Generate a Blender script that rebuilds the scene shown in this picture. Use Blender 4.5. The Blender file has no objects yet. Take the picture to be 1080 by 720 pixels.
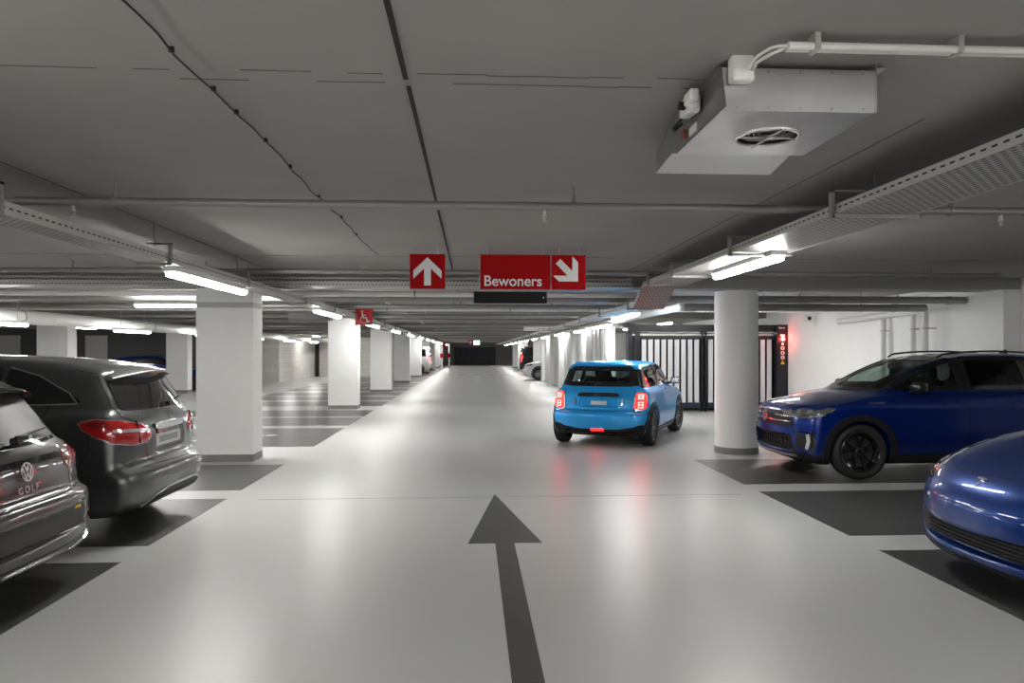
import bpy, bmesh, math, random
import numpy as np
from mathutils import Vector, Matrix
from mathutils.bvhtree import BVHTree
from mathutils.geometry import delaunay_2d_cdt

random.seed(7)
SC = bpy.context.scene
COL = SC.collection
PI = math.pi

# ------------------------------------------------------------------ materials
def new_mat(name):
    m = bpy.data.materials.new(name)
    m.use_nodes = True
    nt = m.node_tree
    return m, nt, nt.nodes['Principled BSDF']

def mat(name, color, rough=0.5, metal=0.0, coat=0.0, spec=0.5, noise=0.0, nscale=8.0, bump=0.0, bscale=60.0, coat_rough=0.03, rnoise=0.0):
    m, nt, b = new_mat(name)
    b.inputs['Base Color'].default_value = (*color, 1)
    b.inputs['Roughness'].default_value = rough
    b.inputs['Metallic'].default_value = metal
    b.inputs['Coat Weight'].default_value = coat
    b.inputs['Coat Roughness'].default_value = coat_rough
    b.inputs['Specular IOR Level'].default_value = spec
    tc = nt.nodes.new('ShaderNodeTexCoord')
    if noise > 0:
        n = nt.nodes.new('ShaderNodeTexNoise'); n.inputs['Scale'].default_value = nscale
        n.inputs['Detail'].default_value = 6
        nt.links.new(tc.outputs['Object'], n.inputs['Vector'])
        r = nt.nodes.new('ShaderNodeMapRange')
        r.inputs['From Min'].default_value = 0.2; r.inputs['From Max'].default_value = 0.8; r.clamp = False
        r.inputs['To Min'].default_value = 1 - noise; r.inputs['To Max'].default_value = 1 + noise
        nt.links.new(n.outputs['Fac'], r.inputs['Value'])
        mx = nt.nodes.new('ShaderNodeVectorMath'); mx.operation = 'SCALE'
        mx.inputs[0].default_value = color
        nt.links.new(r.outputs['Result'], mx.inputs['Scale'])
        nt.links.new(mx.outputs['Vector'], b.inputs['Base Color'])
        if rnoise > 0:
            r2 = nt.nodes.new('ShaderNodeMapRange')
            r2.inputs['From Min'].default_value = 0.1; r2.inputs['From Max'].default_value = 0.9
            r2.inputs['To Min'].default_value = max(0.02, rough - rnoise); r2.inputs['To Max'].default_value = rough + rnoise
            nt.links.new(n.outputs['Fac'], r2.inputs['Value'])
            nt.links.new(r2.outputs['Result'], b.inputs['Roughness'])
    if bump > 0:
        n2 = nt.nodes.new('ShaderNodeTexNoise'); n2.inputs['Scale'].default_value = bscale
        nt.links.new(tc.outputs['Object'], n2.inputs['Vector'])
        bp = nt.nodes.new('ShaderNodeBump'); bp.inputs['Strength'].default_value = bump
        bp.inputs['Distance'].default_value = 0.01
        nt.links.new(n2.outputs['Fac'], bp.inputs['Height'])
        nt.links.new(bp.outputs['Normal'], b.inputs['Normal'])
    return m

def emis(name, color, strength, base=(0.8, 0.8, 0.8)):
    m, nt, b = new_mat(name)
    b.inputs['Base Color'].default_value = (*base, 1)
    b.inputs['Emission Color'].default_value = (*color, 1)
    b.inputs['Emission Strength'].default_value = strength
    return m

def glass_mat(name, tint, refl_rough=0.02, mixv=0.0):
    m = bpy.data.materials.new(name); m.use_nodes = True
    nt = m.node_tree
    for n in list(nt.nodes):
        if n.type != 'OUTPUT_MATERIAL': nt.nodes.remove(n)
    out = [n for n in nt.nodes if n.type == 'OUTPUT_MATERIAL'][0]
    t = nt.nodes.new('ShaderNodeBsdfTransparent'); t.inputs['Color'].default_value = (*tint, 1)
    g = nt.nodes.new('ShaderNodeBsdfGlossy'); g.inputs['Roughness'].default_value = refl_rough
    f = nt.nodes.new('ShaderNodeFresnel')
    ge = nt.nodes.new('ShaderNodeNewGeometry'); mr = nt.nodes.new('ShaderNodeMapRange')
    mr.inputs['To Min'].default_value = 1.5; mr.inputs['To Max'].default_value = 1/1.5
    nt.links.new(ge.outputs['Backfacing'], mr.inputs['Value']); nt.links.new(mr.outputs['Result'], f.inputs['IOR'])
    mx = nt.nodes.new('ShaderNodeMixShader')
    nt.links.new(f.outputs['Fac'], mx.inputs['Fac'])
    nt.links.new(t.outputs['BSDF'], mx.inputs[1]); nt.links.new(g.outputs['BSDF'], mx.inputs[2])
    nt.links.new(mx.outputs['Shader'], out.inputs['Surface'])
    return m

# ------------------------------------------------------------------ objects
def tag(o, label=None, cat=None, group=None, kind=None):
    if label: o['label'] = label
    if cat: o['category'] = cat
    if group: o['group'] = group
    if kind: o['kind'] = kind
    return o

def thing(name, label, cat, loc=(0, 0, 0), rz=0.0, group=None):
    o = bpy.data.objects.new(name, None); COL.objects.link(o)
    o.location = loc; o.rotation_euler = (0, 0, rz); o.empty_display_size = 0.2
    return tag(o, label, cat, group)

def link_mesh(name, me, m=None, parent=None):
    o = bpy.data.objects.new(name, me); COL.objects.link(o)
    if m is not None:
        for mm in (m if isinstance(m, (list, tuple)) else [m]): me.materials.append(mm)
    if parent is not None: o.parent = parent
    return o

def obj(name, bm, m, parent=None, smooth=False, bevel=0.0, weld=False):
    bmesh.ops.recalc_face_normals(bm, faces=bm.faces)
    me = bpy.data.meshes.new(name); bm.to_mesh(me); bm.free()
    if smooth: me.polygons.foreach_set('use_smooth', [True] * len(me.polygons))
    o = link_mesh(name, me, m, parent)
    if smooth == 'auto':
        me.polygons.foreach_set('use_smooth', [True] * len(me.polygons))
        try: me.set_sharp_from_angle(angle=math.radians(35))
        except Exception: pass
    if bevel > 0:
        md = o.modifiers.new('bevel', 'BEVEL'); md.width = bevel; md.segments = 2; md.limit_method = 'ANGLE'
    return o

def struct(name, bm, m, parent=None, **k):
    o = obj(name, bm, m, parent, **k)
    o['kind'] = 'structure'
    return o

def BM(): return bmesh.new()

def box(bm, x0, x1, y0, y1, z0, z1, M=None):
    vs = [bm.verts.new(p) for p in [(x0,y0,z0),(x1,y0,z0),(x1,y1,z0),(x0,y1,z0),(x0,y0,z1),(x1,y0,z1),(x1,y1,z1),(x0,y1,z1)]]
    if M is not None:
        for v in vs: v.co = M @ v.co
    for f in [(0,3,2,1),(4,5,6,7),(0,1,5,4),(1,2,6,5),(2,3,7,6),(3,0,4,7)]:
        bm.faces.new([vs[i] for i in f])
    return vs

def cyl(bm, p0, p1, r, n=12, r1=None, caps=True):
    p0 = Vector(p0); p1 = Vector(p1); d = (p1 - p0)
    if d.length < 1e-9: return
    d.normalize()
    a = d.orthogonal().normalized(); b = d.cross(a)
    r1 = r if r1 is None else r1
    A = []; B = []
    for i in range(n):
        t = 2*PI*i/n
        o = a*math.cos(t) + b*math.sin(t)
        A.append(bm.verts.new(p0 + o*r)); B.append(bm.verts.new(p1 + o*r1))
    for i in range(n):
        j = (i+1) % n
        bm.faces.new((A[i], A[j], B[j], B[i]))
    if caps:
        bm.faces.new(A[::-1]); bm.faces.new(B)

def tube(bm, pts, r, n=8):
    pts = [Vector(p) for p in pts]
    rings = []
    prev = None
    for i, p in enumerate(pts):
        if i == 0: d = pts[1]-pts[0]
        elif i == len(pts)-1: d = pts[-1]-pts[-2]
        else: d = (pts[i+1]-pts[i]).normalized() + (pts[i]-pts[i-1]).normalized()
        d.normalize()
        a = d.orthogonal().normalized() if prev is None else (prev - d*prev.dot(d)).normalized()
        prev = a; b = d.cross(a)
        rings.append([bm.verts.new(p + (a*math.cos(2*PI*k/n) + b*math.sin(2*PI*k/n))*r) for k in range(n)])
    for A, B in zip(rings, rings[1:]):
        for k in range(n):
            j = (k+1) % n
            bm.faces.new((A[k], A[j], B[j], B[k]))
    bm.faces.new(rings[0][::-1]); bm.faces.new(rings[-1])

def lathe_y(bm, prof, n=48, cy=0.0, closed=False, M=None):
    """prof: (radius, y) revolved about the Y axis"""
    rings = []
    for r, y in prof:
        ring = []
        for k in range(n):
            t = 2*PI*k/n
            v = Vector((r*math.cos(t), y+cy, r*math.sin(t)))
            ring.append(bm.verts.new(M @ v if M is not None else v))
        rings.append(ring)
    pairs = list(zip(rings, rings[1:]))
    if closed: pairs.append((rings[-1], rings[0]))
    for A, B in pairs:
        for k in range(n):
            j = (k+1) % n
            bm.faces.new((A[k], A[j], B[j], B[k]))
    return rings

def prism(bm, pts, M, depth):
    """pts 2D polygon -> extruded along local z by depth, transformed by M"""
    a = [bm.verts.new(M @ Vector((x, y, 0))) for x, y in pts]
    b = [bm.verts.new(M @ Vector((x, y, depth))) for x, y in pts]
    n = len(pts)
    bm.faces.new(a[::-1]); bm.faces.new(b)
    for i in range(n):
        j = (i+1) % n
        bm.faces.new((a[i], a[j], b[j], b[i]))

def rbox(bm, c, s, r=0.03, M=None, seg=3):
    """rounded box"""
    t = bmesh.new()
    bmesh.ops.create_cube(t, size=1)
    for v in t.verts: v.co = Vector((v.co.x*s[0], v.co.y*s[1], v.co.z*s[2]))
    bmesh.ops.bevel(t, geom=list(t.edges)+list(t.verts), offset=min(r, min(s)*0.49), segments=seg, profile=0.5, affect='EDGES')
    vm = {}
    for v in t.verts:
        p = v.co + Vector(c)
        vm[v.index] = None
    t.verts.index_update()
    vv = []
    for v in t.verts:
        p = v.co.copy()
        if M is not None: p = M @ p
        vv.append(bm.verts.new(p + Vector(c)))
    for f in t.faces:
        try: bm.faces.new([vv[v.index] for v in f.verts])
        except ValueError: pass
    t.free()

def text_mesh(name, s, size, depth, m, parent, M, align='CENTER', xs=1.0):
    cu = bpy.data.curves.new(name, 'FONT')
    cu.body = s; cu.size = size; cu.extrude = depth; cu.align_x = align; cu.align_y = 'CENTER'
    cu.offset = size*0.012
    tmp = bpy.data.objects.new(name + '_t', cu); COL.objects.link(tmp)
    dg = bpy.context.evaluated_depsgraph_get(); dg.update()
    me = bpy.data.meshes.new_from_object(tmp.evaluated_get(dg))
    bpy.data.objects.remove(tmp); bpy.data.curves.remove(cu)
    me.transform(M @ Matrix.Diagonal((xs, 1, 1, 1)))
    me.name = name
    me.materials.clear()
    return link_mesh(name, me, m, parent)

def frameM(o, ux, uy):
    """matrix with local x->ux, y->uy, z->ux x uy, at o"""
    ux = Vector(ux).normalized(); uy = Vector(uy); uy = (uy - ux*uy.dot(ux)).normalized(); uz = ux.cross(uy)
    M = Matrix.Identity(4)
    for i in range(3):
        M[i][0] = ux[i]; M[i][1] = uy[i]; M[i][2] = uz[i]; M[i][3] = o[i]
    return M
# ------------------------------------------------------------------ smooth curved bodies from distance fields
def catmull(pts, closed=True, n=8, sharp=()):
    P = [np.array(p, float) for p in pts]; N = len(P); out = []
    rng = range(N) if closed else range(N-1)
    for i in rng:
        p1 = P[i]; p2 = P[(i+1) % N]
        p0 = P[(i-1) % N] if (closed or i > 0) else p1
        p3 = P[(i+2) % N] if (closed or i < N-2) else p2
        if i in sharp: p0 = p1
        if (i+1) % N in sharp: p3 = p2
        d1 = np.linalg.norm(p2-p1) + 1e-9
        d0 = max(np.linalg.norm(p1-p0), 1e-9); d2 = max(np.linalg.norm(p3-p2), 1e-9)
        m1 = (p2-p0)/(d0+d1)*d1 if (i not in sharp) else (p2-p1)
        m2 = (p3-p1)/(d1+d2)*d1 if ((i+1) % N not in sharp) else (p2-p1)
        for k in range(n):
            t = k/n
            out.append((2*t**3-3*t**2+1)*p1 + (t**3-2*t**2+t)*m1 + (-2*t**3+3*t**2)*p2 + (t**3-t**2)*m2)
    if not closed: out.append(P[-1])
    return [tuple(q) for q in out]

class Table2:
    def __init__(s, poly, step=0.015, pad=0.35):
        P = np.array(poly); s.h = step
        s.x0 = P[:,0].min()-pad; s.z0 = P[:,1].min()-pad
        nx = int((P[:,0].max()+pad-s.x0)/step)+2; nz = int((P[:,1].max()+pad-s.z0)/step)+2
        X, Z = np.meshgrid(s.x0+np.arange(nx)*step, s.z0+np.arange(nz)*step, indexing='ij')
        d = np.full(X.shape, 1e9); inside = np.zeros(X.shape, bool)
        for a, b in zip(P, np.roll(P, -1, axis=0)):
            e = b-a; wx = X-a[0]; wz = Z-a[1]
            t = np.clip((wx*e[0]+wz*e[1])/max(e@e, 1e-12), 0, 1)
            d = np.minimum(d, (wx-e[0]*t)**2+(wz-e[1]*t)**2)
            if a[1] != b[1]:
                c = ((a[1] > Z) != (b[1] > Z)) & (X < (b[0]-a[0])*(Z-a[1])/(b[1]-a[1])+a[0])
                inside ^= c
        s.t = np.sqrt(d)*np.where(inside, -1, 1)
    def __call__(s, x, z):
        u = np.clip((x-s.x0)/s.h, 1.001, s.t.shape[0]-3.001); v = np.clip((z-s.z0)/s.h, 1.001, s.t.shape[1]-3.001)
        i = u.astype(np.int32); j = v.astype(np.int32); fu = u-i; fv = v-j
        def w(f): return ((1-f)**3/6, (3*f**3-6*f**2+4)/6, (-3*f**3+3*f**2+3*f+1)/6, f**3/6)
        wu = w(fu); wv = w(fv); r = 0
        n1 = s.t.shape[1]; flat = s.t.ravel(); base = (i-1)*n1+(j-1)
        for a in range(4):
            q = 0
            for b in range(4): q = q + wv[b]*flat[base+a*n1+b]
            r = r + wu[a]*q
        return r

class Table1:
    def __init__(s, knots, n=400, blur=12):
        K = sorted(knots); xs = np.array([k[0] for k in K]); ys = np.array([k[1] for k in K])
        s.a = xs[0]; s.b = xs[-1]
        X = np.linspace(s.a, s.b, n); Y = np.interp(X, xs, ys)
        for _ in range(2):
            Yp = np.pad(Y, blur, mode='reflect', reflect_type='odd'); Y = np.convolve(Yp, np.ones(2*blur+1)/(2*blur+1), 'valid')
        s.X = X; s.Y = Y
    def __call__(s, x): return np.interp(x, s.X, s.Y)

def smax(a, b, k):
    h = np.clip(0.5+0.5*(a-b)/k, 0, 1)
    return b*(1-h)+a*h+k*h*(1-h)
def smin(a, b, k): return -smax(-a, -b, k)

def surface_nets(f, lo, hi, h, newton=3):
    n = [int(math.ceil((hi[i]-lo[i])/h))+1 for i in range(3)]
    ax = [lo[i]+np.arange(n[i])*h for i in range(3)]
    F = np.empty(n, np.float32)
    for i0 in range(0, n[0], 40):
        X, Y, Z = np.meshgrid(ax[0][i0:i0+40], ax[1], ax[2], indexing='ij')
        F[i0:i0+40] = f(X, Y, Z)
    S = F < 0
    c = S[:-1,:-1,:-1].astype(np.int8)*0; cnt = np.zeros(c.shape, np.int8)
    for a in (0, 1):
        for b in (0, 1):
            for d in (0, 1):
                cnt += S[a:n[0]-1+a, b:n[1]-1+b, d:n[2]-1+d]
    act = (cnt > 0) & (cnt < 8)
    idx = np.full(act.shape, -1, np.int64); I = np.argwhere(act); idx[act] = np.arange(len(I))
    acc = np.zeros((len(I), 3)); num = np.zeros(len(I))
    corners = [(a, b, d) for a in (0, 1) for b in (0, 1) for d in (0, 1)]
    for p in corners:
        for axis in range(3):
            if p[axis] == 1: continue
            q = list(p); q[axis] = 1
            fa = F[I[:,0]+p[0], I[:,1]+p[1], I[:,2]+p[2]]; fb = F[I[:,0]+q[0], I[:,1]+q[1], I[:,2]+q[2]]
            m = (fa < 0) != (fb < 0)
            t = np.where(m, fa/np.where(m, fa-fb, 1), 0)
            pos = np.tile(np.array(p, float), (len(I), 1)); pos[:, axis] = t
            acc[m] += pos[m]; num[m] += 1
    V = (I + acc/np.maximum(num, 1)[:, None])*h + np.array(lo)
    quads = []
    for axis in range(3):
        sl0 = [slice(1, n[i]-1) for i in range(3)]; sl0[axis] = slice(0, n[axis]-1)
        sl1 = list(sl0); sl1[axis] = slice(1, n[axis])
        A = S[tuple(sl0)]; B = S[tuple(sl1)]
        E = np.argwhere(A != B); 
        off = [1, 1, 1]; off[axis] = 0
        flip = A[A != B]
        E = E + np.array(off)
        u, v = (axis+1) % 3, (axis+2) % 3
        def cell(du, dv):
            Q = E.copy(); Q[:, u] -= du; Q[:, v] -= dv
            return idx[Q[:,0], Q[:,1], Q[:,2]]
        q = np.stack([cell(1, 1), cell(0, 1), cell(0, 0), cell(1, 0)], 1)
        q[~flip] = q[~flip][:, ::-1]
        quads.append(q)
    Q = np.concatenate(quads)
    def grad(P, e=0.004):
        g = np.empty_like(P)
        for a in range(3):
            d = np.zeros(3); d[a] = e
            p = P+d; m = P-d
            g[:, a] = (f(p[:,0], p[:,1], p[:,2])-f(m[:,0], m[:,1], m[:,2]))/(2*e)
        return g
    V0 = V.copy()
    for _ in range(newton):
        g = grad(V); g2 = np.maximum((g*g).sum(1), 0.05)
        st = -(f(V[:,0], V[:,1], V[:,2])/g2)[:, None]*g
        l = np.linalg.norm(st, axis=1)[:, None]; st *= np.minimum(1, 0.5*h/np.maximum(l, 1e-9))
        V = V+st
    dv = V-V0; l = np.linalg.norm(dv, axis=1)[:, None]; V = V0+dv*np.minimum(1, 1.2*h/np.maximum(l, 1e-9))
    N = grad(V); N /= np.maximum(np.linalg.norm(N, axis=1)[:, None], 1e-9)
    return V, Q, N

def in_poly(px, py, poly):
    P = np.array(poly); ins = np.zeros(px.shape, bool)
    for a, b in zip(P, np.roll(P, -1, axis=0)):
        if a[1] != b[1]:
            ins ^= ((a[1] > py) != (b[1] > py)) & (px < (b[0]-a[0])*(py-a[1])/(b[1]-a[1])+a[0])
    return ins

class View:
    """a direction to look at a body from; polygons are given as (u, v) in it"""
    def __init__(s, D, U, far=4.0):
        s.D = Vector(D).normalized(); s.U = Vector(U).normalized(); s.V = Vector((0, 0, 1)) if abs(s.D.z) < 0.5 else s.D.cross(s.U)
        s.far = far
    def uv(s, p): p = Vector(p); return (p.dot(s.U), p.dot(s.V))
    def ray(s, u, v): return s.U*u + s.V*v - s.D*s.far

LEFT = View((0, -1, 0), (1, 0, 0)); RIGHT = View((0, 1, 0), (1, 0, 0))
REAR = View((1, 0, 0), (0, 1, 0)); FRONT = View((-1, 0, 0), (0, 1, 0))
TOP = View((0, 0, -1), (1, 0, 0)); TOP.V = Vector((0, 1, 0))
def corner(sx, sy, deg=45):
    a = math.radians(deg)   # 0 = pure side, 90 = pure end
    D = Vector((-sx*math.sin(a), -sy*math.cos(a), 0))
    U = Vector((math.cos(a), -sx*sy*math.sin(a), 0))
    return View(D, U)

class Body:
    def __init__(s, V, Q, N):
        s.V, s.Q, s.N = V, Q, N
        s.bvh = BVHTree.FromPolygons([tuple(v) for v in V], [tuple(int(i) for i in q) for q in Q])
        s.C = V[Q].mean(1); s.FN = N[Q].mean(1)
    def hit(s, view, u, v):
        loc, nor, i, d = s.bvh.ray_cast(view.ray(u, v), view.D)
        if loc is None: return None, None
        n = Vector(s.N[s.Q[i]].mean(0)).normalized()
        return loc, n
    def facemask(s, view, poly, ndot=0.15):
        U = np.array(view.U); W = np.array(view.V); D = np.array(view.D)
        u = s.C@U; v = s.C@W
        side = (s.C@D) < 0 if abs(view.D.z) < .5 else (s.C[:, 2] > 0.6)
        return in_poly(u, v, poly) & ((s.FN@D) < -ndot) & side
    def submesh(s, name, mask, m, parent, inset=0.0):
        q = s.Q[mask]; used = np.unique(q); remap = np.full(len(s.V), -1); remap[used] = np.arange(len(used))
        V = s.V[used] - s.N[used]*inset; Nn = s.N[used]; q = remap[q]
        me = bpy.data.meshes.new(name)
        me.vertices.add(len(V)); me.vertices.foreach_set('co', V.astype(np.float32).ravel())
        me.loops.add(len(q)*4); me.loops.foreach_set('vertex_index', q.astype(np.int32).ravel())
        me.polygons.add(len(q)); me.polygons.foreach_set('loop_start', np.arange(0, len(q)*4, 4, dtype=np.int32))
        try: me.polygons.foreach_set('loop_total', np.full(len(q), 4, np.int32))
        except Exception: pass
        me.update(calc_edges=True); me.validate()
        me.polygons.foreach_set('use_smooth', [True]*len(me.polygons))
        if len(me.vertices) == len(V): me.normals_split_custom_set_from_vertices([tuple(x) for x in Nn])
        return link_mesh(name, me, m, parent)
    def patch(s, name, view, poly, m, parent, off=0.004, step=0.03, skirt=0.012, dome=0.0):
        P = [Vector(p) for p in poly]; n = len(P)
        xs = [p.x for p in P]; ys = [p.y for p in P]
        gx = np.arange(min(xs)+step/2, max(xs), step); gy = np.arange(min(ys)+step/2, max(ys), step)
        if len(gx) and len(gy):
            GX, GY = np.meshgrid(gx, gy); GX = GX.ravel(); GY = GY.ravel(); k = in_poly(GX, GY, poly)
            A = np.array(poly); d = np.full(GX.shape, 9.)
            for a, b in zip(A, np.roll(A, -1, axis=0)):
                e = b-a; t = np.clip(((GX-a[0])*e[0]+(GY-a[1])*e[1])/max(e@e, 1e-12), 0, 1)
                d = np.minimum(d, np.hypot(GX-a[0]-e[0]*t, GY-a[1]-e[1]*t))
            k &= d > step*0.35
            inner = [Vector((x, y)) for x, y in zip(GX[k], GY[k])]; dist = list(d[k])
        else: inner = []; dist = []
        vs = P+inner
        r = delaunay_2d_cdt(vs, [(i, (i+1) % n) for i in range(n)], [], 1, 1e-5)
        co, faces, orig = r[0], r[2], r[3]
        hits = []
        for i, c in enumerate(co):
            l, nn = s.hit(view, c.x, c.y)
            if l is None: hits.append(None); continue
            o = off
            if dome:
                dd = max([dist[j-n] for j in orig[i] if j >= n] or [0]); o += dome*min(1, dd/0.05)
            hits.append((l+nn*o, nn))
        bm = BM(); bv = [bm.verts.new(h[0]) if h else None for h in hits]
        nm = {}
        for f in faces:
            if any(bv[i] is None for i in f): continue
            try: fc = bm.faces.new([bv[i] for i in f])
            except ValueError: continue
            fc.normal_update()
            if fc.normal.dot(view.D) > 0: fc.normal_flip()
        for v in [v for v in bm.verts if not v.link_faces]: bm.verts.remove(v)
        vn = {bv[i]: hits[i][1] for i in range(len(co)) if bv[i] is not None and bv[i].is_valid}
        if skirt:
            bd = [e for e in bm.edges if len(e.link_faces) == 1]
            low = {}
            for e in bd:
                for v in e.verts:
                    if v not in low: low[v] = bm.verts.new(v.co - vn.get(v, Vector((0, 0, 0)))*(off+skirt))
            for e in bd:
                a, b = e.verts; bm.faces.new((a, b, low[b], low[a]))
        me = bpy.data.meshes.new(name); bm.normal_update(); bm.to_mesh(me); bm.free()
        me.polygons.foreach_set('use_smooth', [True]*len(me.polygons))
        try: me.set_sharp_from_angle(angle=math.radians(50))
        except Exception: pass
        return link_mesh(name, me, m, parent)
    def ribbon_bm(s, bm, view, pts, w, off=0.002, closed=False, thick=0.006, maxstep=0.03, flat=False):
        P = []
        L = list(pts)+([pts[0]] if closed else [])
        for a, b in zip(L, L[1:]):
            d = math.hypot(b[0]-a[0], b[1]-a[1]); k = max(1, int(math.ceil(d/maxstep)))
            for i in range(k): P.append((a[0]+(b[0]-a[0])*i/k, a[1]+(b[1]-a[1])*i/k))
        if not closed: P.append(tuple(L[-1]))
        n = len(P); rows = []
        for i in range(n):
            a = P[(i-1) % n] if (closed or i > 0) else P[i]; b = P[(i+1) % n] if (closed or i < n-1) else P[i]
            t = Vector((b[0]-a[0], b[1]-a[1]))
            if t.length < 1e-9: t = Vector((1, 0))
            t.normalize(); nn = Vector((-t.y, t.x))
            row = []
            for k in (-0.5, 0.5):
                l, no = s.hit(view, P[i][0]+nn.x*w*k, P[i][1]+nn.y*w*k)
                row.append((l, no) if l is not None else None)
            rows.append(row)
        prev = None; first = None
        seq = rows+([rows[0]] if closed else [])
        for row in seq:
            if None in row: prev = None; continue
            top = [bm.verts.new(r[0]+r[1]*(off+thick)) for r in row]; bot = [bm.verts.new(r[0]-r[1]*0.004) for r in row]
            cur = (top[0], top[1], bot[1], bot[0])
            if prev is not None:
                if all((cur[i].co-prev[i].co).length < 0.25 for i in range(4)):
                    for i in range(4):
                        j = (i+1) % 4
                        try: bm.faces.new((prev[i], prev[j], cur[j], cur[i]))
                        except ValueError: pass
            prev = cur
    def ribbon(s, name, view, pts, w, m, parent, smooth=False, **k):
        bm = BM()
        L = pts if isinstance(pts[0][0], (list, tuple)) else [pts]
        vw = view if isinstance(view, (list, tuple)) else [view]*len(L)
        for v, p in zip(vw, L): s.ribbon_bm(bm, v, p, w, **k)
        return obj(name, bm, m, parent, smooth=smooth)

def build_body(sp, h=0.02):
    lower = Table2(catmull(sp['lower'], True, 8, sp.get('lsharp', ())))
    gh = Table2(catmull(sp['gh'], True, 8, sp.get('gsharp', ())))
    wz = Table1(sp['wz']); wx = Table1(sp['wx']); gz = Table1(sp['gz']); gx = Table1(sp['gx'])
    xr, xf = sp['axles']; R = sp['rw']+0.045; W = sp['W']/2
    cf, pf = sp.get('cf', (0.30, 3)); cr, pr = sp.get('cr', (0.16, 3.5)); gf, gr = sp.get('gc', (0.16, 0.12))
    Lh = sp['L']/2; crown = sp.get('crown', 0.05); kb = sp.get('kb', 0.07)
    extra = sp.get('extra')
    def f(x, y, z):
        ay = np.abs(y); t = ay/W
        sf = np.clip((x-0.2)/(Lh-0.2), 0, 1); sr = np.clip((-x-0.2)/(Lh-0.2), 0, 1)
        xs = x + cf*t**pf*sf**1.5 - cr*t**pr*sr**1.5
        zs = z + 0.035*t**2
        d1 = smax(lower(xs, zs), (ay-wz(z)*wx(x)), kb)
        xg = x + gf*t**2*sf**0.5 - gr*t**2*sr**0.5
        d2 = smax(gh(xg, z+crown*t**2), (ay-gz(z)*gx(x))*0.97, sp.get('kg', 0.10))
        d = smin(d1, d2, sp.get('kj', 0.03))
        if extra is not None: d = extra(d, x, y, z, ay)
        for xa in (xr, xf):
            c = np.sqrt((x-xa)**2+(z-sp['rw'])**2)-R
            c = np.maximum(c, 0.52-ay)
            d = smax(d, -c, 0.012)
        return d
    V, Q, N = surface_nets(f, (-Lh-0.12, -W-0.12, 0.06), (Lh+0.12, W+0.12, sp['H']+0.12), h)
    return Body(V, Q, N)

def mirror_poly(poly): return [(-u, v) for u, v in poly]

def rounded(poly, r=0.03, n=3):
    out = []; N = len(poly)
    for i in range(N):
        p = Vector(poly[i]); a = Vector(poly[i-1])-p; b = Vector(poly[(i+1) % N])-p
        ra = min(r, a.length*0.45); rb = min(r, b.length*0.45)
        A = p+a.normalized()*ra; B = p+b.normalized()*rb
        for k in range(n+1):
            t = k/n; q = A*(1-t)**2+p*2*t*(1-t)+B*t*t
            out.append((q.x, q.y))
    return out

def wheel(parent, x, y, r, width, style, mats, steer=0.0):
    """wheel part (the tyre) with rim and hub cap sub-parts; y sign gives the outer side"""
    s = 1 if y > 0 else -1
    M = Matrix.Translation((x, y, r)) @ Matrix.Rotation(steer, 4, 'Z')
    if s < 0: M = M @ Matrix.Rotation(PI, 4, 'Z')
    w = width/2; rr = style.get('rim', r*0.72)
    bm = BM()
    prof = [(rr, -w*0.9), (rr+0.02, -w*0.98), ((r+rr)/2, -w*1.06), (r-0.03, -w*0.98), (r-0.008, -w*0.84), (r, -w*0.6)]
    for g in (-0.36, 0.0, 0.36):
        prof += [(r, (g-0.05)*w), (r-0.007, (g-0.04)*w), (r-0.007, (g+0.04)*w), (r, (g+0.05)*w)]
    prof += [(r, w*0.6), (r-0.008, w*0.84), (r-0.03, w*0.98), ((r+rr)/2, w*1.06), (rr+0.02, w*0.98), (rr, w*0.9)]
    lathe_y(bm, prof, 56, M=M, closed=True)
    t = obj('wheel', bm, mats['tyre'], parent, smooth='auto')
    bm = BM()
    lathe_y(bm, [(rr+0.004, w*0.9), (rr-0.004, w*0.93), (rr-0.016, w*0.86), (rr-0.03, w*0.5), (rr-0.05, -w*0.3), (rr-0.05, -w*0.9)], 48, M=M)
    # disc behind the spokes
    n = style['n']; hub = 0.055
    for k in range(n):
        a0 = 2*PI*k/n + style.get('rot', 0.2)
        arms = (-1, 1) if style.get('double') else (0,)
        for sgn in arms:
            spread = style.get('spread', 0.10)
            wd = style.get('w', 0.03)
            pts = []
            for rad, yy, hw, ang in ((hub*0.7, w*0.62, wd*0.75, 0.25*spread*sgn), (rr*0.5, w*0.60, wd*0.55, 0.55*spread*sgn), (rr-0.02, w*0.82, wd*0.62, spread*sgn)):
                a = a0+ang
                c = Vector((math.cos(a), 0, math.sin(a))); tn = Vector((-math.sin(a), 0, math.cos(a)))
                pts.append([c*rad+tn*hw+Vector((0, yy, 0)), c*rad-tn*hw+Vector((0, yy, 0)), c*rad-tn*hw*1.1+Vector((0, yy-0.035, 0)), c*rad+tn*hw*1.1+Vector((0, yy-0.035, 0))])
            rg = [[bm.verts.new(M @ p) for p in q] for q in pts]
            for A, B in zip(rg, rg[1:]):
                for i in range(4):
                    j = (i+1) % 4; bm.faces.new((A[i], A[j], B[j], B[i]))
            bm.faces.new(rg[-1])
    ri = obj('rim', bm, mats['rim'], t, smooth='auto')
    bm = BM()
    lathe_y(bm, [(0.001, w*0.72), (0.03, w*0.71), (0.05, w*0.66), (hub+0.01, w*0.55), (hub+0.012, w*0.3)], 24, M=M)
    obj('hub_cap', bm, mats.get('hub', mats['rim']), t, smooth='auto')
    bm = BM()
    lathe_y(bm, [(0.05, w*0.15), (rr*0.78, w*0.15), (rr*0.78, w*0.05), (0.05, w*0.05)], 40, M=M, closed=True)
    obj('brake_disc', bm, mats['disc'], t, smooth='auto')
    return t

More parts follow.
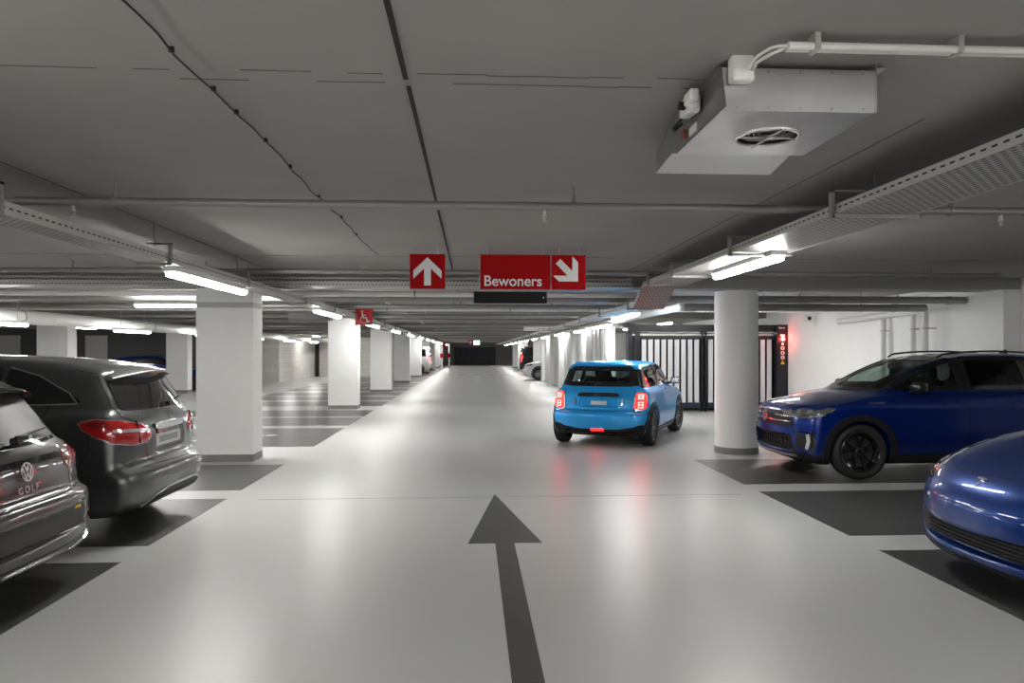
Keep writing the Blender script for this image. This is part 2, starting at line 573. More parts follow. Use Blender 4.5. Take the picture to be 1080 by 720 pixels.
def mirror_part(parent, body, x, side, z, w, m_body, m_glass, paint=None, yb=None):
    """door mirror: arm + housing with a glass sub-part"""
    s = 1 if side == 'left' else -1
    l, n = body.hit(LEFT if s > 0 else RIGHT, x, z-0.03)
    if l is None: return
    y0 = l.y
    bm = BM()
    cyl(bm, (x, y0-s*0.03, z-0.04), (x-0.01, y0+s*0.09, z-0.01), 0.025, 10)
    rbox(bm, (x-0.01, y0+s*(0.06+w/2), z+0.03), (0.13, w, 0.135), 0.05, seg=4)
    o = obj('side_mirror', bm, paint or m_body, parent, smooth=True)
    bm = BM()
    rbox(bm, (x-0.072, y0+s*(0.06+w/2), z+0.03), (0.012, w-0.05, 0.10), 0.005)
    obj('mirror_glass', bm, m_glass, o, smooth=False)
    return o

def seats(parent, m, xf, xr, ys, z0, hz, n_rear=3, wheel_side=1):
    """seats as parts: each a cushion+back mesh with a headrest sub-part"""
    def seat(x, y, w):
        bm = BM()
        rbox(bm, (x+0.18, y, z0), (0.52, w, 0.16), 0.06)
        rbox(bm, (x-0.14, y, z0+0.33), (0.15, w, 0.62), 0.06, M=Matrix.Rotation(-0.22, 4, 'Y'))
        o = obj('car_seat', bm, m, parent, smooth=True)
        bm = BM()
        rbox(bm, (x-0.24, y, hz-0.10), (0.12, w*0.52, 0.20), 0.05)
        cyl(bm, (x-0.21, y-0.05, hz-0.30), (x-0.235, y-0.05, hz-0.12), 0.008, 6); cyl(bm, (x-0.21, y+0.05, hz-0.30), (x-0.235, y+0.05, hz-0.12), 0.008, 6)
        obj('headrest', bm, m, o, smooth=True)
    for s in (-1, 1): seat(xf, s*ys, 0.50)
    bm = BM()
    rbox(bm, (xr+0.15, 0, z0), (0.5, ys*2+0.42, 0.16), 0.06)
    rbox(bm, (xr-0.14, 0, z0+0.29), (0.14, ys*2+0.42, 0.54), 0.05, M=Matrix.Rotation(-0.25, 4, 'Y'))
    o = obj('rear_bench', bm, m, parent, smooth=True)
    for y in ([-ys, 0, ys] if n_rear == 3 else [-ys, ys]):
        bm = BM(); rbox(bm, (xr-0.25, y, hz-0.16), (0.10, 0.22, 0.15), 0.04)
        obj('headrest', bm, m, o, smooth=True)

def steering(parent, m, x, y, z):
    bm = BM()
    R = Matrix.Translation((x, y, z)) @ Matrix.Rotation(-1.15+PI/2, 4, 'Y')
    pts = [R @ Vector((0.0, 0.18*math.cos(t), 0.18*math.sin(t))) for t in np.linspace(0, 2*PI, 25)]
    R2 = Matrix.Translation((x, y, z)) @ Matrix.Rotation(0.4, 4, 'Y')
    pts = [R2 @ Vector((0.0, 0.18*math.cos(t), 0.18*math.sin(t))) for t in np.linspace(0, 2*PI, 25)]
    tube(bm, pts, 0.014, 8)
    for a in (0.2, PI-0.2, -PI/2): cyl(bm, R2 @ Vector((0, 0, 0)), R2 @ Vector((0, 0.18*math.cos(a), 0.18*math.sin(a))), 0.014, 6)
    cyl(bm, R2 @ Vector((0.02, 0, 0)), R2 @ Vector((-0.02, 0, 0)), 0.05, 12)
    return obj('steering_wheel', bm, m, parent, smooth='auto')

def strip2(bm, pts, w, M, depth=0.004):
    """flat bent strip through 2D points, in plane M"""
    for a, b in zip(pts, pts[1:]):
        a = Vector(a); b = Vector(b); t = (b-a).normalized(); n = Vector((-t.y, t.x))*w/2; e = t*w*0.25
        prism(bm, [(a-n-e)[:], (b-n+e)[:], (b+n+e)[:], (a+n-e)[:]], M, depth)

def ring2(bm, r0, r1, M, depth=0.004, n=32):
    for k in range(n):
        a = 2*PI*k/n; b = 2*PI*(k+1)/n
        prism(bm, [(r0*math.cos(a), r0*math.sin(a)), (r1*math.cos(a), r1*math.sin(a)), (r1*math.cos(b), r1*math.sin(b)), (r0*math.cos(b), r0*math.sin(b))], M, depth)

def emblem_vw(r, M, m, parent):
    bm = BM(); ring2(bm, r*0.86, r, M)
    w = r*0.13
    strip2(bm, [(-0.36*r, 0.82*r), (0, 0.10*r), (0.36*r, 0.82*r)], w, M)
    strip2(bm, [(-0.74*r, 0.48*r), (-0.32*r, -0.78*r), (0, -0.12*r), (0.32*r, -0.78*r), (0.74*r, 0.48*r)], w, M)
    return obj('round_emblem', bm, m, parent)

def emblem_star(r, M, m, parent):
    bm = BM(); ring2(bm, r*0.88, r, M, 0.006)
    for a in (90, 210, 330):
        a = math.radians(a); d = Vector((math.cos(a), math.sin(a))); n = Vector((-d.y, d.x))
        prism(bm, [(n*0.12*r)[:], (-n*0.12*r)[:], (d*0.93*r)[:]], M, 0.006)
    return obj('star_emblem', bm, m, parent)

def dup_tree(o, parent=None):
    c = o.copy(); COL.objects.link(c); c.parent = parent
    for ch in o.children: dup_tree(ch, c)
    return c
# ================================================================== MATERIALS
M_FLOOR = mat('epoxy_floor_light', (0.47, 0.475, 0.465), 0.36, spec=0.45, noise=0.02, nscale=0.5, bump=0.06, bscale=22, rnoise=0.03)
M_BAY = mat('bay_coating_dark', (0.072, 0.072, 0.070), 0.33, spec=0.4, noise=0.38, nscale=1.3, bump=0.12, bscale=30, rnoise=0.06)
M_LINE = mat('marking_paint_light', (0.55, 0.55, 0.54), 0.32, noise=0.05, nscale=3)
M_CEIL = mat('ceiling_concrete', (0.315, 0.306, 0.294), 0.9, noise=0.08, nscale=1.3, bump=0.08, bscale=90)
M_BEAM = mat('beam_concrete', (0.30, 0.295, 0.285), 0.85, noise=0.06, nscale=2)
M_WHITE = mat('white_wall_paint', (0.87, 0.87, 0.86), 0.7, noise=0.02, nscale=4, bump=0.05, bscale=150)
M_COL = mat('column_paint', (0.88, 0.88, 0.87), 0.65, noise=0.02, nscale=5, bump=0.05, bscale=120)
M_PLINTH = mat('plinth_grey', (0.22, 0.22, 0.22), 0.5)
M_GALV = mat('galvanised_steel', (0.52, 0.51, 0.49), 0.42, metal=0.6, noise=0.12, nscale=9)
M_TRAY = mat('tray_steel', (0.50, 0.49, 0.47), 0.45, metal=0.35, noise=0.06, nscale=6)
M_PIPE = mat('pipe_grey', (0.26, 0.255, 0.248), 0.4, metal=0.3)
M_PIPEW = mat('pipe_white', (0.72, 0.72, 0.70), 0.4)
M_DARK = mat('dark_slot', (0.015, 0.015, 0.015), 0.8)
M_BLACK = mat('black_plastic', (0.012, 0.012, 0.012), 0.5, spec=0.2)
M_RED = mat('sign_red', (0.33, 0.002, 0.004), 0.6, spec=0.1)
M_SIGNW = mat('sign_white', (0.72, 0.72, 0.72), 0.5)
M_LAMP = emis('lamp_tube', (1.0, 0.985, 0.95), 45.0)
M_LAMPB = mat('lamp_housing', (0.7, 0.7, 0.69), 0.4)
M_FAN = mat('fan_sheet_metal', (0.70, 0.70, 0.70), 0.30, metal=0.85, noise=0.10, nscale=5, bump=0.05, bscale=6)
M_WPLAS = mat('white_plastic', (0.75, 0.75, 0.73), 0.4)
M_COPPER = mat('brown_connector', (0.20, 0.07, 0.04), 0.5)
M_SLAT = mat('slat_light_metal', (0.78, 0.79, 0.82), 0.35, metal=0.2)
M_GATE = mat('gate_black_steel', (0.020, 0.021, 0.028), 0.35, metal=0.3)
M_SHUT = mat('shutter_navy', (0.030, 0.034, 0.060), 0.5)
M_BLOCKW = mat('white_blockwork', (0.66, 0.65, 0.63), 0.8)

def block_mat():
    m, nt, b = new_mat('blockwork')
    tc = nt.nodes.new('ShaderNodeTexCoord'); mp = nt.nodes.new('ShaderNodeMapping')
    mp.inputs['Rotation'].default_value = (PI/2, 0, 0)
    br = nt.nodes.new('ShaderNodeTexBrick'); br.inputs['Scale'].default_value = 1.0
    br.inputs['Color1'].default_value = (0.62, 0.60, 0.57, 1); br.inputs['Color2'].default_value = (0.56, 0.54, 0.51, 1)
    br.inputs['Mortar'].default_value = (0.45, 0.44, 0.42, 1); br.inputs['Mortar Size'].default_value = 0.012
    br.inputs['Brick Width'].default_value = 0.8; br.inputs['Row Height'].default_value = 0.25
    ad = nt.nodes.new('ShaderNodeSeparateXYZ'); cb = nt.nodes.new('ShaderNodeCombineXYZ'); sm = nt.nodes.new('ShaderNodeMath')
    nt.links.new(tc.outputs['Object'], ad.inputs[0]); nt.links.new(ad.outputs['X'], sm.inputs[0]); nt.links.new(ad.outputs['Y'], sm.inputs[1])
    nt.links.new(sm.outputs[0], cb.inputs['X']); nt.links.new(ad.outputs['Z'], cb.inputs['Y'])
    nt.links.new(cb.outputs[0], br.inputs['Vector']); nt.links.new(br.outputs['Color'], b.inputs['Base Color'])
    b.inputs['Roughness'].default_value = 0.85
    return m
M_BLOCK = block_mat()

def perf_mat(name, axis_a, axis_b, pa, pb, base, ra=0.3, rb=0.16):
    """sheet steel with rows of punched slots"""
    m, nt, b = new_mat(name)
    tc = nt.nodes.new('ShaderNodeTexCoord'); sp = nt.nodes.new('ShaderNodeSeparateXYZ')
    nt.links.new(tc.outputs['Object'], sp.inputs[0])
    def mth(op, a, bb):
        n = nt.nodes.new('ShaderNodeMath'); n.operation = op
        for i, v in enumerate((a, bb)):
            if isinstance(v, (int, float)): n.inputs[i].default_value = v
            elif v is not None: nt.links.new(v, n.inputs[i])
        return n.outputs[0]
    A = mth('DIVIDE', sp.outputs[axis_a], pa); B = mth('DIVIDE', sp.outputs[axis_b], pb)
    row = mth('FLOOR', B, None); sh = mth('MULTIPLY', mth('MODULO', row, 2.0), 0.5)
    fa = mth('ABSOLUTE', mth('SUBTRACT', mth('FRACT', mth('ADD', A, sh), None), 0.5), None)
    fb = mth('ABSOLUTE', mth('SUBTRACT', mth('FRACT', B, None), 0.5), None)
    hole = mth('MULTIPLY', mth('LESS_THAN', fa, ra), mth('LESS_THAN', fb, rb))
    mx = nt.nodes.new('ShaderNodeMix'); mx.data_type = 'RGBA'
    mx.inputs[6].default_value = (*base, 1); mx.inputs[7].default_value = (0.05, 0.05, 0.05, 1)
    nt.links.new(hole, mx.inputs[0]); nt.links.new(mx.outputs[2], b.inputs['Base Color'])
    b.inputs['Roughness'].default_value = 0.45; b.inputs['Metallic'].default_value = 0.3
    return m
M_PERF_Y = perf_mat('perforated_tray_bottom', 'Y', 'X', 0.06, 0.030, (0.50, 0.49, 0.47), 0.28, 0.22)
M_PERF_X = perf_mat('perforated_tray_front', 'X', 'Z', 0.05, 0.05, (0.42, 0.41, 0.40), 0.30, 0.12)

CZ = 2.72
# ================================================================== SHELL
bm = BM(); box(bm, -24, 8.6, -14, 92, -0.2, 0); struct('floor', bm, M_FLOOR)
bm = BM(); box(bm, -24, 8.6, -14, 92, CZ, CZ+0.2); struct('ceiling', bm, M_CEIL)
bm = BM(); box(bm, 8.4, 8.6, -14, 92, 0, CZ); struct('wall_right', bm, M_WHITE)
bm = BM(); box(bm, -24.2, -24, -14, 92, 0, CZ); struct('wall_left', bm, M_BEAM)
bm = BM(); box(bm, -24, 8.4, -14.2, -14, 0, CZ); struct('wall_back', bm, M_WHITE)
bm = BM(); box(bm, -24, 8.4, 90, 90.2, 0, CZ); struct('wall_end', bm, M_BEAM)

# joints between the ceiling slabs: dark sealed gaps and fine cracks
def trim(name, n, m, fn):
    bm = BM(); fn(bm); return struct(name, bm, m)
def joints(bm):
    box(bm, -0.283, -0.262, -2, 3.02, CZ-0.004, CZ+0.01); box(bm, -0.278, -0.258, 3.10, 80, CZ-0.004, CZ+0.01)
struct('trim_1', (lambda b: (joints(b), b)[1])(BM()), M_DARK)
def cracks(bm):
    for x0, x1, y0, y1 in ((2.168, 2.176, 3.4, 10.7), (-2.784, -2.776, -2, 10.7), (-24, 8.4, 8.66, 8.668)):
        box(bm, x0, x1, y0, y1, CZ-0.002, CZ+0.01)
    random.seed(3)
    x = -4.0
    while x < 0.95:
        y = 2.96+random.uniform(-0.006, 0.006)
        if random.random() > 0.25: box(bm, x, x+0.14, y, y+0.005, CZ-0.002, CZ+0.01)
        y2 = 3.06+random.uniform(-0.006, 0.006)
        if x > -1.2 and random.random() > 0.2: box(bm, x, x+0.14, y2, y2+0.006, CZ-0.002, CZ+0.01)
        x += 0.14
M_CRACK = mat('hairline_joint', (0.10, 0.097, 0.092), 0.9)
struct('trim_2', (lambda b: (cracks(b), b)[1])(BM()), M_CRACK)
def floorjoint(bm):
    box(bm, -2.3, 3.0, 8.02, 8.026, -0.01, 0.0015)
struct('trim_3', (lambda b: (floorjoint(b), b)[1])(BM()), M_PLINTH)

ROWS = [10.8, 20.5, 28.9, 37.5, 45.8, 54.0, 62.3, 70.6, 79.0]
BACKROWS = [2.2, -6.2]
# beams over the column rows
for i, y in enumerate(ROWS):
    bm = BM()
    x1 = 8.4
    box(bm, -24, x1, y-0.05, y+0.5, 2.55, CZ)
    struct('beam_%d' % (i+1), bm, M_BEAM)

# square columns, left of the aisle and the second row behind them
def column(name, x1, y, w=0.81, d=0.46, top=2.55, m=M_COL):
    bm = BM(); box(bm, x1-w, x1, y, y+d, 0.0, top)
    o = struct(name, bm, m)
    bm = BM(); box(bm, x1-w-0.004, x1+0.004, y-0.004, y+d+0.004, 0.0, 0.105)
    struct('plinth', bm, M_PLINTH, o)
    return o
k = 0
for y in ROWS:
    k += 1; c_ = column('column_%d' % k, -3.18, y)
    if k == 1:
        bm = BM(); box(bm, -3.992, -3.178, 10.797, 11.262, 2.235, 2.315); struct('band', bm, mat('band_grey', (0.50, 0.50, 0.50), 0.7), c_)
for y in ROWS[1:4]:
    k += 1; column('column_%d' % k, -11.0, y)
for y in (20.5, 28.9):
    k += 1; column('column_%d' % k, -15.0, y+7.0, 0.7)
for y in (62.3, 70.6):
    k += 1; column('column_%d' % k, 4.75, y)
k += 1; column('column_%d' % k, 4.5, 45.0, 0.7, 0.5)

# round column
bm = BM(); cyl(bm, (4.20, 11.42, 0), (4.20, 11.42, 2.55), 0.335, 64)
rc = struct('column_%d' % (k+1), bm, M_COL, smooth='auto')
bm = BM(); cyl(bm, (4.20, 11.42, 0), (4.20, 11.42, 0.10), 0.34, 64); struct('plinth', bm, M_PLINTH, rc, smooth='auto')
# pilaster on the right wall
bm = BM(); box(bm, 8.12, 8.4, 10.75, 11.3, 0, 2.55); struct('trim_4', bm, M_WHITE)

# block walls far left
bm = BM(); box(bm, -24, -10.0, 38.5, 38.7, 0, CZ); box(bm, -10.2, -10.0, 38.7, 47.0, 0, CZ); struct('wall_blockwork', bm, M_BLOCK)
bm = BM(); box(bm, -10.0, -3.99, 47.0, 47.2, 0, CZ); struct('wall_cross', bm, M_BLOCK)
bm = BM(); box(bm, -9.95, -9.70, 46.93, 46.99, 0, 2.3); struct('door_1', bm, M_DARK)
bm = BM(); box(bm, -24, -11.2, 33.0, 33.2, 0, CZ); struct('wall_dark', bm, mat('dark_screen', (0.13, 0.13, 0.13), 0.7))

bm = BM()
for x in (-22.5, -20.6, -18.2, -16.9, -13.4): box(bm, x, x+0.9, 32.9, 33.0, 0, 2.3)
struct('wall_panels', bm, M_BLOCKW)
# end of the aisle: dark shutter under a beam
bm = BM(); box(bm, -2.1, 2.75, 87.0, 87.1, 0.0, 2.1)
sh = struct('door_2', bm, M_SHUT)
bm = BM()
for i in range(8): box(bm, -2.1+i*0.69, -2.06+i*0.69, 86.95, 87.0, 0.0, 2.1)
struct('door_rib', bm, M_DARK, sh)
bm = BM(); box(bm, -24, -2.1, 87, 87.2, 0, CZ); box(bm, 2.75, 8.4, 87, 87.2, 0, CZ); box(bm, -2.1, 2.75, 87, 87.2, 2.1, CZ); struct('wall_far', bm, M_BEAM)

# ================================================================== FLOOR MARKINGS
def quad_slab(bm, x0, x1, y0, y1, z=0.002): box(bm, x0, x1, y0, y1, -0.001, z)
bays_left = [(8.58, 10.50), (6.16, 8.09), (3.75, 5.69), (1.40, 3.25), (-1.0, 0.9), (12.44, 15.43), (15.95, 17.87), (18.2, 20.1)]
for y in ROWS[1:]:
    for a in (1.15, 3.75, 6.2): bays_left.append((y+a, y+a+1.95))
bays_right = [(8.63, 10.62), (6.17, 8.17), (3.70, 5.70), (1.25, 3.20), (-1.2, 0.75)]
n = 0
for a, b in bays_left:
    n += 1; bm = BM(); quad_slab(bm, -7.55, -2.66, a, b); struct('floor_marking_%d' % n, bm, M_BAY)
for a, b in bays_right:
    n += 1; bm = BM(); quad_slab(bm, 3.27, 8.1, a, b); struct('floor_marking_%d' % n, bm, M_BAY)
for y in (41, 43.5, 47.5, 50, 55.5, 58, 60, 64, 66.5):
    n += 1; bm = BM(); quad_slab(bm, 3.3, 8.1, y, y+1.95); struct('floor_marking_%d' % n, bm, M_BAY)
for y in ROWS[:3]:
    for a in (1.15, 3.75, 6.2):
        n += 1; bm = BM(); quad_slab(bm, -16, -10.9, y+a, y+a+1.95); struct('floor_marking_%d' % n, bm, M_BAY)
# dashed line across the far aisle
n += 1; bm = BM()
for i in range(7): box(bm, -2.9+i*1.0, -2.4+i*1.0, 49.8, 50.7, -0.001, 0.002)
struct('floor_marking_%d' % n, bm, M_BAY)
# direction arrow
n += 1; bm = BM()
prism(bm, [(-0.035, 6.09), (0.585, 6.09), (0.25, 8.20)], Matrix.Identity(4), 0.002)
prism(bm, [(0.192, 2.4), (0.352, 2.4), (0.352, 6.09), (0.192, 6.09)], Matrix.Identity(4), 0.002)
struct('floor_marking_%d' % n, bm, M_BAY)
# wheelchair symbol on the first bay behind the near column
def wheelchair(bm, M, s, d=0.002):
    """white wheelchair user, about 1 unit high"""
    w = 0.10
    S = M @ Matrix.Scale(s, 4)
    ring = [(0.05+0.27*math.cos(t), -0.20+0.27*math.sin(t)) for t in np.linspace(math.radians(115), math.radians(345), 22)]
    strip2(bm, ring, 0.075, S, d/s)
    strip2(bm, [(-0.09, 0.30), (-0.04, -0.06), (0.20, -0.06), (0.32, -0.38), (0.44, -0.36)], w, S, d/s*1.05)
    strip2(bm, [(-0.08, 0.14), (0.17, 0.12)], 0.07, S, d/s*1.1)
    t = [(-0.10+0.075*math.cos(a), 0.42+0.075*math.sin(a)) for a in np.linspace(0, 2*PI, 16)[:-1]]
    prism(bm, t, S, d/s)
n += 1; bm = BM(); wheelchair(bm, frameM(Vector((-4.45, 14.0, 0.002)), (0, -1, 0), (1, 0, 0)), 1.5)
struct('floor_marking_%d' % n, bm, M_LINE)

# ================================================================== LIGHTS (fluorescent fittings)
def light_fitting(x, y0, y1, z, label, group, axis='y'):
    L = y1-y0
    t = thing('fluorescent_light', label, 'light', (x, (y0+y1)/2, z+0.10) if axis == 'y' else ((y0+y1)/2, x, z+0.10), 0 if axis == 'y' else -PI/2, group)
    bm = BM(); box(bm, -0.066, 0.066, -L/2, L/2, -0.05, 0.0)
    obj('housing', bm, M_LAMPB, t)
    top = 0.03 if (abs(x+2.72) < 0.01 or abs(x-2.62) < 0.01) else CZ-z-0.10
    for e in (-1, 1):
        bm = BM(); cyl(bm, (0, e*L*0.35, 0), (0, e*L*0.35, top), 0.006, 6); obj('hanger_rod', bm, M_GALV, t)
    bm = BM()
    prof = [(-0.05, -0.05), (0.05, -0.05), (0.042, -0.085), (0.02, -0.098), (-0.02, -0.098), (-0.042, -0.085)]
    a = [bm.verts.new((px, -L/2+0.01, pz)) for px, pz in prof]; b = [bm.verts.new((px, L/2-0.01, pz)) for px, pz in prof]
    bm.faces.new(a); bm.faces.new(b[::-1])
    for i in range(6): bm.faces.new((a[i], a[(i+1) % 6], b[(i+1) % 6], b[i]))
    obj('diffuser', bm, M_LAMP, t)
    return t
GL = 'fluorescent lights along the left cable tray'
GR = 'fluorescent lights along the right side of the aisle'
GD = 'fluorescent lights beside the fat white pipe'
light_fitting(-2.72, 6.75, 8.85, 2.27, 'long lit fluorescent light in front of the first square column', GL)
light_fitting(-2.72, 12.9, 15.1, 2.27, 'lit fluorescent light just before the red wheelchair sign, under the tray', GL)
light_fitting(-2.72, 19.2, 21.3, 2.27, 'lit fluorescent light just behind the red wheelchair sign', GL)
for i in range(9):
    light_fitting(-2.72, 25.4+6.3*i, 27.5+6.3*i, 2.27, 'lit fluorescent light in the receding row over the far left columns', GL)
light_fitting(-2.72, 0.3, 2.4, 2.27, 'lit fluorescent light on the left tray beyond the picture edge', GL)
light_fitting(2.62, 6.1, 7.7, 2.37, 'large lit fluorescent light under the perforated tray, before the round column', GR)
light_fitting(2.78, 12.2, 14.2, 2.20, 'lit fluorescent light just past the hanging end of the perforated tray', GR)
light_fitting(3.30, 17.4, 19.6, 2.20, 'lit fluorescent light above the near end of the slatted screen', GR)
light_fitting(3.60, 23.4, 25.4, 2.24, 'lit fluorescent light above the middle of the slatted screen', GR)
for i in range(9):
    light_fitting(3.62, 29.4+6.1*i, 31.5+6.1*i, 2.26, 'lit fluorescent light in the receding row above the far right bays', GR)
light_fitting(2.62, -0.4, 1.6, 2.37, 'lit fluorescent light on the right tray beyond the picture edge', GR)
for i, (a, b) in enumerate(((7.5, 9.0), (12.0, 13.6), (16.9, 18.6), (21.8, 23.4), (26.8, 28.4), (31.8, 33.4), (36.8, 38.4))):
    light_fitting(-8.02, a, b, 2.04, ['lit light beside the fat pipe, beyond the left edge', 'lit light beside the fat white pipe at the left picture edge',
        'lit light beside the fat white pipe, right of the far white column'][i] if i < 3 else 'lit light beside the fat white pipe, seen past the first column', GD)
light_fitting(11.75, -5.35, -3.0, 2.47, 'lit crosswise light left of the first square column, nearer of two', 'crosswise fluorescent lights', 'x')
light_fitting(14.7, -6.6, -4.2, 2.47, 'lit crosswise light left of the first square column, farther of two', 'crosswise fluorescent lights', 'x')
light_fitting(15.9, 4.9, 6.9, 2.53, 'lit crosswise light behind the pipes over the deep blue SUV', 'crosswise fluorescent lights', 'x')
for x, y in ((-13.5, 15.0), (-18.5, 23.0), (-14.5, 27.5), (-9.0, 42.0), (-7.6, 44.0), (6.2, 22.5), (6.2, 28.0), (6.0, 33.5)):
    light_fitting(x, y, y+1.5, 2.45, 'lit light in the dim bays behind the second row of columns' if x < -10 else ('lit light washing the pale block wall' if x < 0 else 'lit light in the room behind the slatted gate'), 'lights in side rooms')
for x in (-8.0, -2.7, 2.7, 7.2):  # unseen fittings added to raise the fill on surfaces facing the camera
    for y in (-2.6, -5.6, -8.6, -11.6): light_fitting(x, y, y+1.6, 2.3, 'unseen lit fluorescent light added behind the camera as fill', 'fill lights added behind the camera')

# ================================================================== CABLE TRAYS
def tray_y(x0, x1, y0, y1, z, lip, label, brackets, rod_side):
    t = thing('cable_tray', label, 'cable tray', ((x0+x1)/2, y0, z))
    cx = (x0+x1)/2; w = (x1-x0)/2; L = y1-y0
    bm = BM(); box(bm, -w, w, 0, L, 0, 0.004)
    obj('tray_bottom', bm, M_PERF_Y, t)
    for s in (-1, 1):
        bm = BM(); box(bm, s*w-0.004, s*w+0.004, 0, L, -0.002, lip)
        box(bm, s*w-(0.014 if s > 0 else 0), s*w+(0.014 if s < 0 else 0), 0, L, lip-0.004, lip)
        l = obj('tray_side', bm, M_TRAY, t)
        bm = BM(); yy = 0.0
        cnt = 0
        while yy < min(L, 14.5):
            box(bm, s*w-0.0055, s*w+0.0055, yy, yy+0.035, lip*0.45, lip*0.45+0.009); yy += 0.07
        o = obj('slot_row', bm, M_DARK, l); o['kind'] = 'stuff'
    for yb in brackets:
        bm = BM()
        box(bm, -w-0.03, w+0.03, yb-y0-0.015, yb-y0+0.015, -0.03, -0.005)
        box(bm, rod_side*(w+0.012), rod_side*(w+0.036), yb-y0-0.015, yb-y0+0.015, -0.03, lip+0.09)
        box(bm, -0.06 if rod_side < 0 else 0.0-0.06, 0.06, yb-y0-0.015, yb-y0+0.015, lip+0.075, lip+0.09)
        box(bm, min(0, rod_side*(w+0.036)), max(0, rod_side*(w+0.036)), yb-y0-0.015, yb-y0+0.015, lip+0.075, lip+0.09)
        cyl(bm, (0, yb-y0, lip+0.06), (0, yb-y0, CZ-z), 0.006, 6)
        obj('bracket', bm, M_PIPE, t)
    return t
tray_y(2.26, 2.76, -3.0, 9.55, 2.46, 0.055, 'wide perforated steel cable tray over the right of the aisle, above the large light', (0.7, 2.6, 4.43, 6.24, 8.1, 9.2), -1)
tray_y(-2.84, -2.62, -3.0, 80.0, 2.37, 0.075, 'narrow perforated cable tray running above the left row of columns', (1.9, 4.17, 6.44, 8.66, 11.6, 14, 16.4, 18.8, 22, 25, 28, 32, 36, 41), 1)
tray_y(2.30, 2.62, 10.25, 70.0, 2.24, 0.055, 'lower cable tray continuing beyond the beam on the right of the aisle', (10.6, 13.0, 15.4, 18, 21.5, 25, 29, 33, 38), -1)
# sloping perforated link between the two tray heights
bm = BM()
M = frameM(Vector((2.26, 9.55, 2.46)), (1, 0, 0), (0, 0.62, -0.26))
box(bm, 0, 0.44, 0, 0.66, -0.004, 0.0, M); box(bm, 0, 0.006, 0, 0.66, -0.004, 0.05, M); box(bm, 0.434, 0.44, 0, 0.66, -0.004, 0.05, M)
o = obj('cable_tray_ramp', bm, perf_mat('perforated_ramp', 'X', 'Z', 0.045, 0.018, (0.42, 0.37, 0.37), 0.24, 0.25))
tag(o, 'sloping perforated piece that steps the right cable tray down under the beam', 'cable tray')
# crosswise tray below the first beam
t = thing('cable_tray', 'dark crosswise perforated tray in front of the first beam, behind the arrow sign', 'cable tray', (0, 10.2, 2.5))
bm = BM(); box(bm, -24, 2.25, 0, 0.006, 0.0, 0.08); obj('tray_side', bm, M_PERF_X, t)
bm = BM(); box(bm, -24, 2.25, 0.006, 0.40, 0.0, 0.005); obj('tray_bottom', bm, M_PIPE, t)

# ================================================================== PIPES
def pipe_x(x0, x1, y, z, r, label, m=M_PIPE, hangers=(), sprinklers=(), group='pipes crossing the ceiling', joints_=()):
    t = thing('overhead_pipe', label, 'pipe', ((x0+x1)/2, y, z), 0, group)
    cx = (x0+x1)/2
    bm = BM(); cyl(bm, (x0-cx, 0, 0), (x1-cx, 0, 0), r, 20)
    obj('pipe_run', bm, m, t, smooth='auto')
    for h in hangers:
        bm = BM(); lathe_y(bm, [(r+0.001, -0.012), (r+0.007, -0.012), (r+0.007, 0.012), (r+0.001, 0.012)], 20, M=Matrix.Translation((h-cx, 0, 0)) @ Matrix.Rotation(PI/2, 4, 'Z'), closed=True)
        cyl(bm, (h-cx, 0, r), (h-cx, 0, CZ-z), 0.007, 8); cyl(bm, (h-cx, 0, r+0.0), (h-cx, 0, r+0.04), 0.014, 8)
        obj('pipe_hanger', bm, M_PIPE, t)
    for h in joints_:
        bm = BM(); cyl(bm, (h-cx-0.04, 0, 0), (h-cx+0.04, 0, 0), r+0.008, 20); obj('coupling', bm, m, t, smooth='auto')
    for h in sprinklers:
        s = thing('sprinkler_head', 'small pendant sprinkler head under the near ceiling pipe' if y < 6 else 'small sprinkler head under a farther crossing pipe', 'sprinkler', (h, y, z-r), 0, 'sprinkler heads')
        bm = BM(); cyl(bm, (0, 0, 0.005), (0, 0, -0.025), 0.014, 10); cyl(bm, (0, 0, -0.025), (0, 0, -0.032), 0.018, 10)
        obj('body', bm, M_GALV, s)
        bm = BM(); tube(bm, [(-0.012, 0, -0.03), (-0.014, 0, -0.05), (0, 0, -0.062), (0.014, 0, -0.05), (0.012, 0, -0.03)], 0.003, 6); cyl(bm, (0, 0, -0.066), (0, 0, -0.069), 0.017, 12); cyl(bm, (0, 0, -0.03), (0, 0, -0.062), 0.003, 6)
        obj('deflector', bm, M_GALV, s)
    return t
pipe_x(-2.58, 2.25, 4.95, 2.585, 0.030, 'nearest thin grey pipe crossing the aisle ceiling, left to right tray', hangers=(-2.35, 0.69), sprinklers=(0.49,))
pipe_x(-9.0, -2.58, 4.95, 2.585, 0.030, 'nearest thin grey pipe where it passes over the left tray', hangers=(-5.0,), sprinklers=(-2.62,))
pipe_x(2.25, 8.38, 4.95, 2.585, 0.030, 'nearest thin grey pipe where it runs right of the right tray', hangers=(3.35,), sprinklers=(3.72,))
pipe_x(-16, 6.95, 9.25, 2.60, 0.028, 'second thin grey pipe crossing above the red signs', hangers=(-4.9, -3.3, -1.4, 0.6, 6.0), joints_=(6.9,))
pipe_x(-16, 2.2, 10.0, 2.60, 0.022, 'thin pipe close in front of the first beam', hangers=(-3.9, -2.4, 0.1))
pipe_x(-20, 2.7, 11.55, 2.50, 0.045, 'pale pipe right behind the first beam', M_PIPEW, hangers=(-3.0, -0.9, 0.9))
pipe_x(-20, 8.38, 12.0, 2.47, 0.062, 'thick grey pipe behind the first beam, ending at the right wall', hangers=(-3.4, 0.2, 5.5, 7.2), joints_=(-1.6, 8.1))
pipe_x(3.70, 8.2, 12.8, 2.385, 0.068, 'thick pipe turning down at the white wall above the deep blue SUV', hangers=(5.2, 7.0), joints_=(7.6, 3.95))
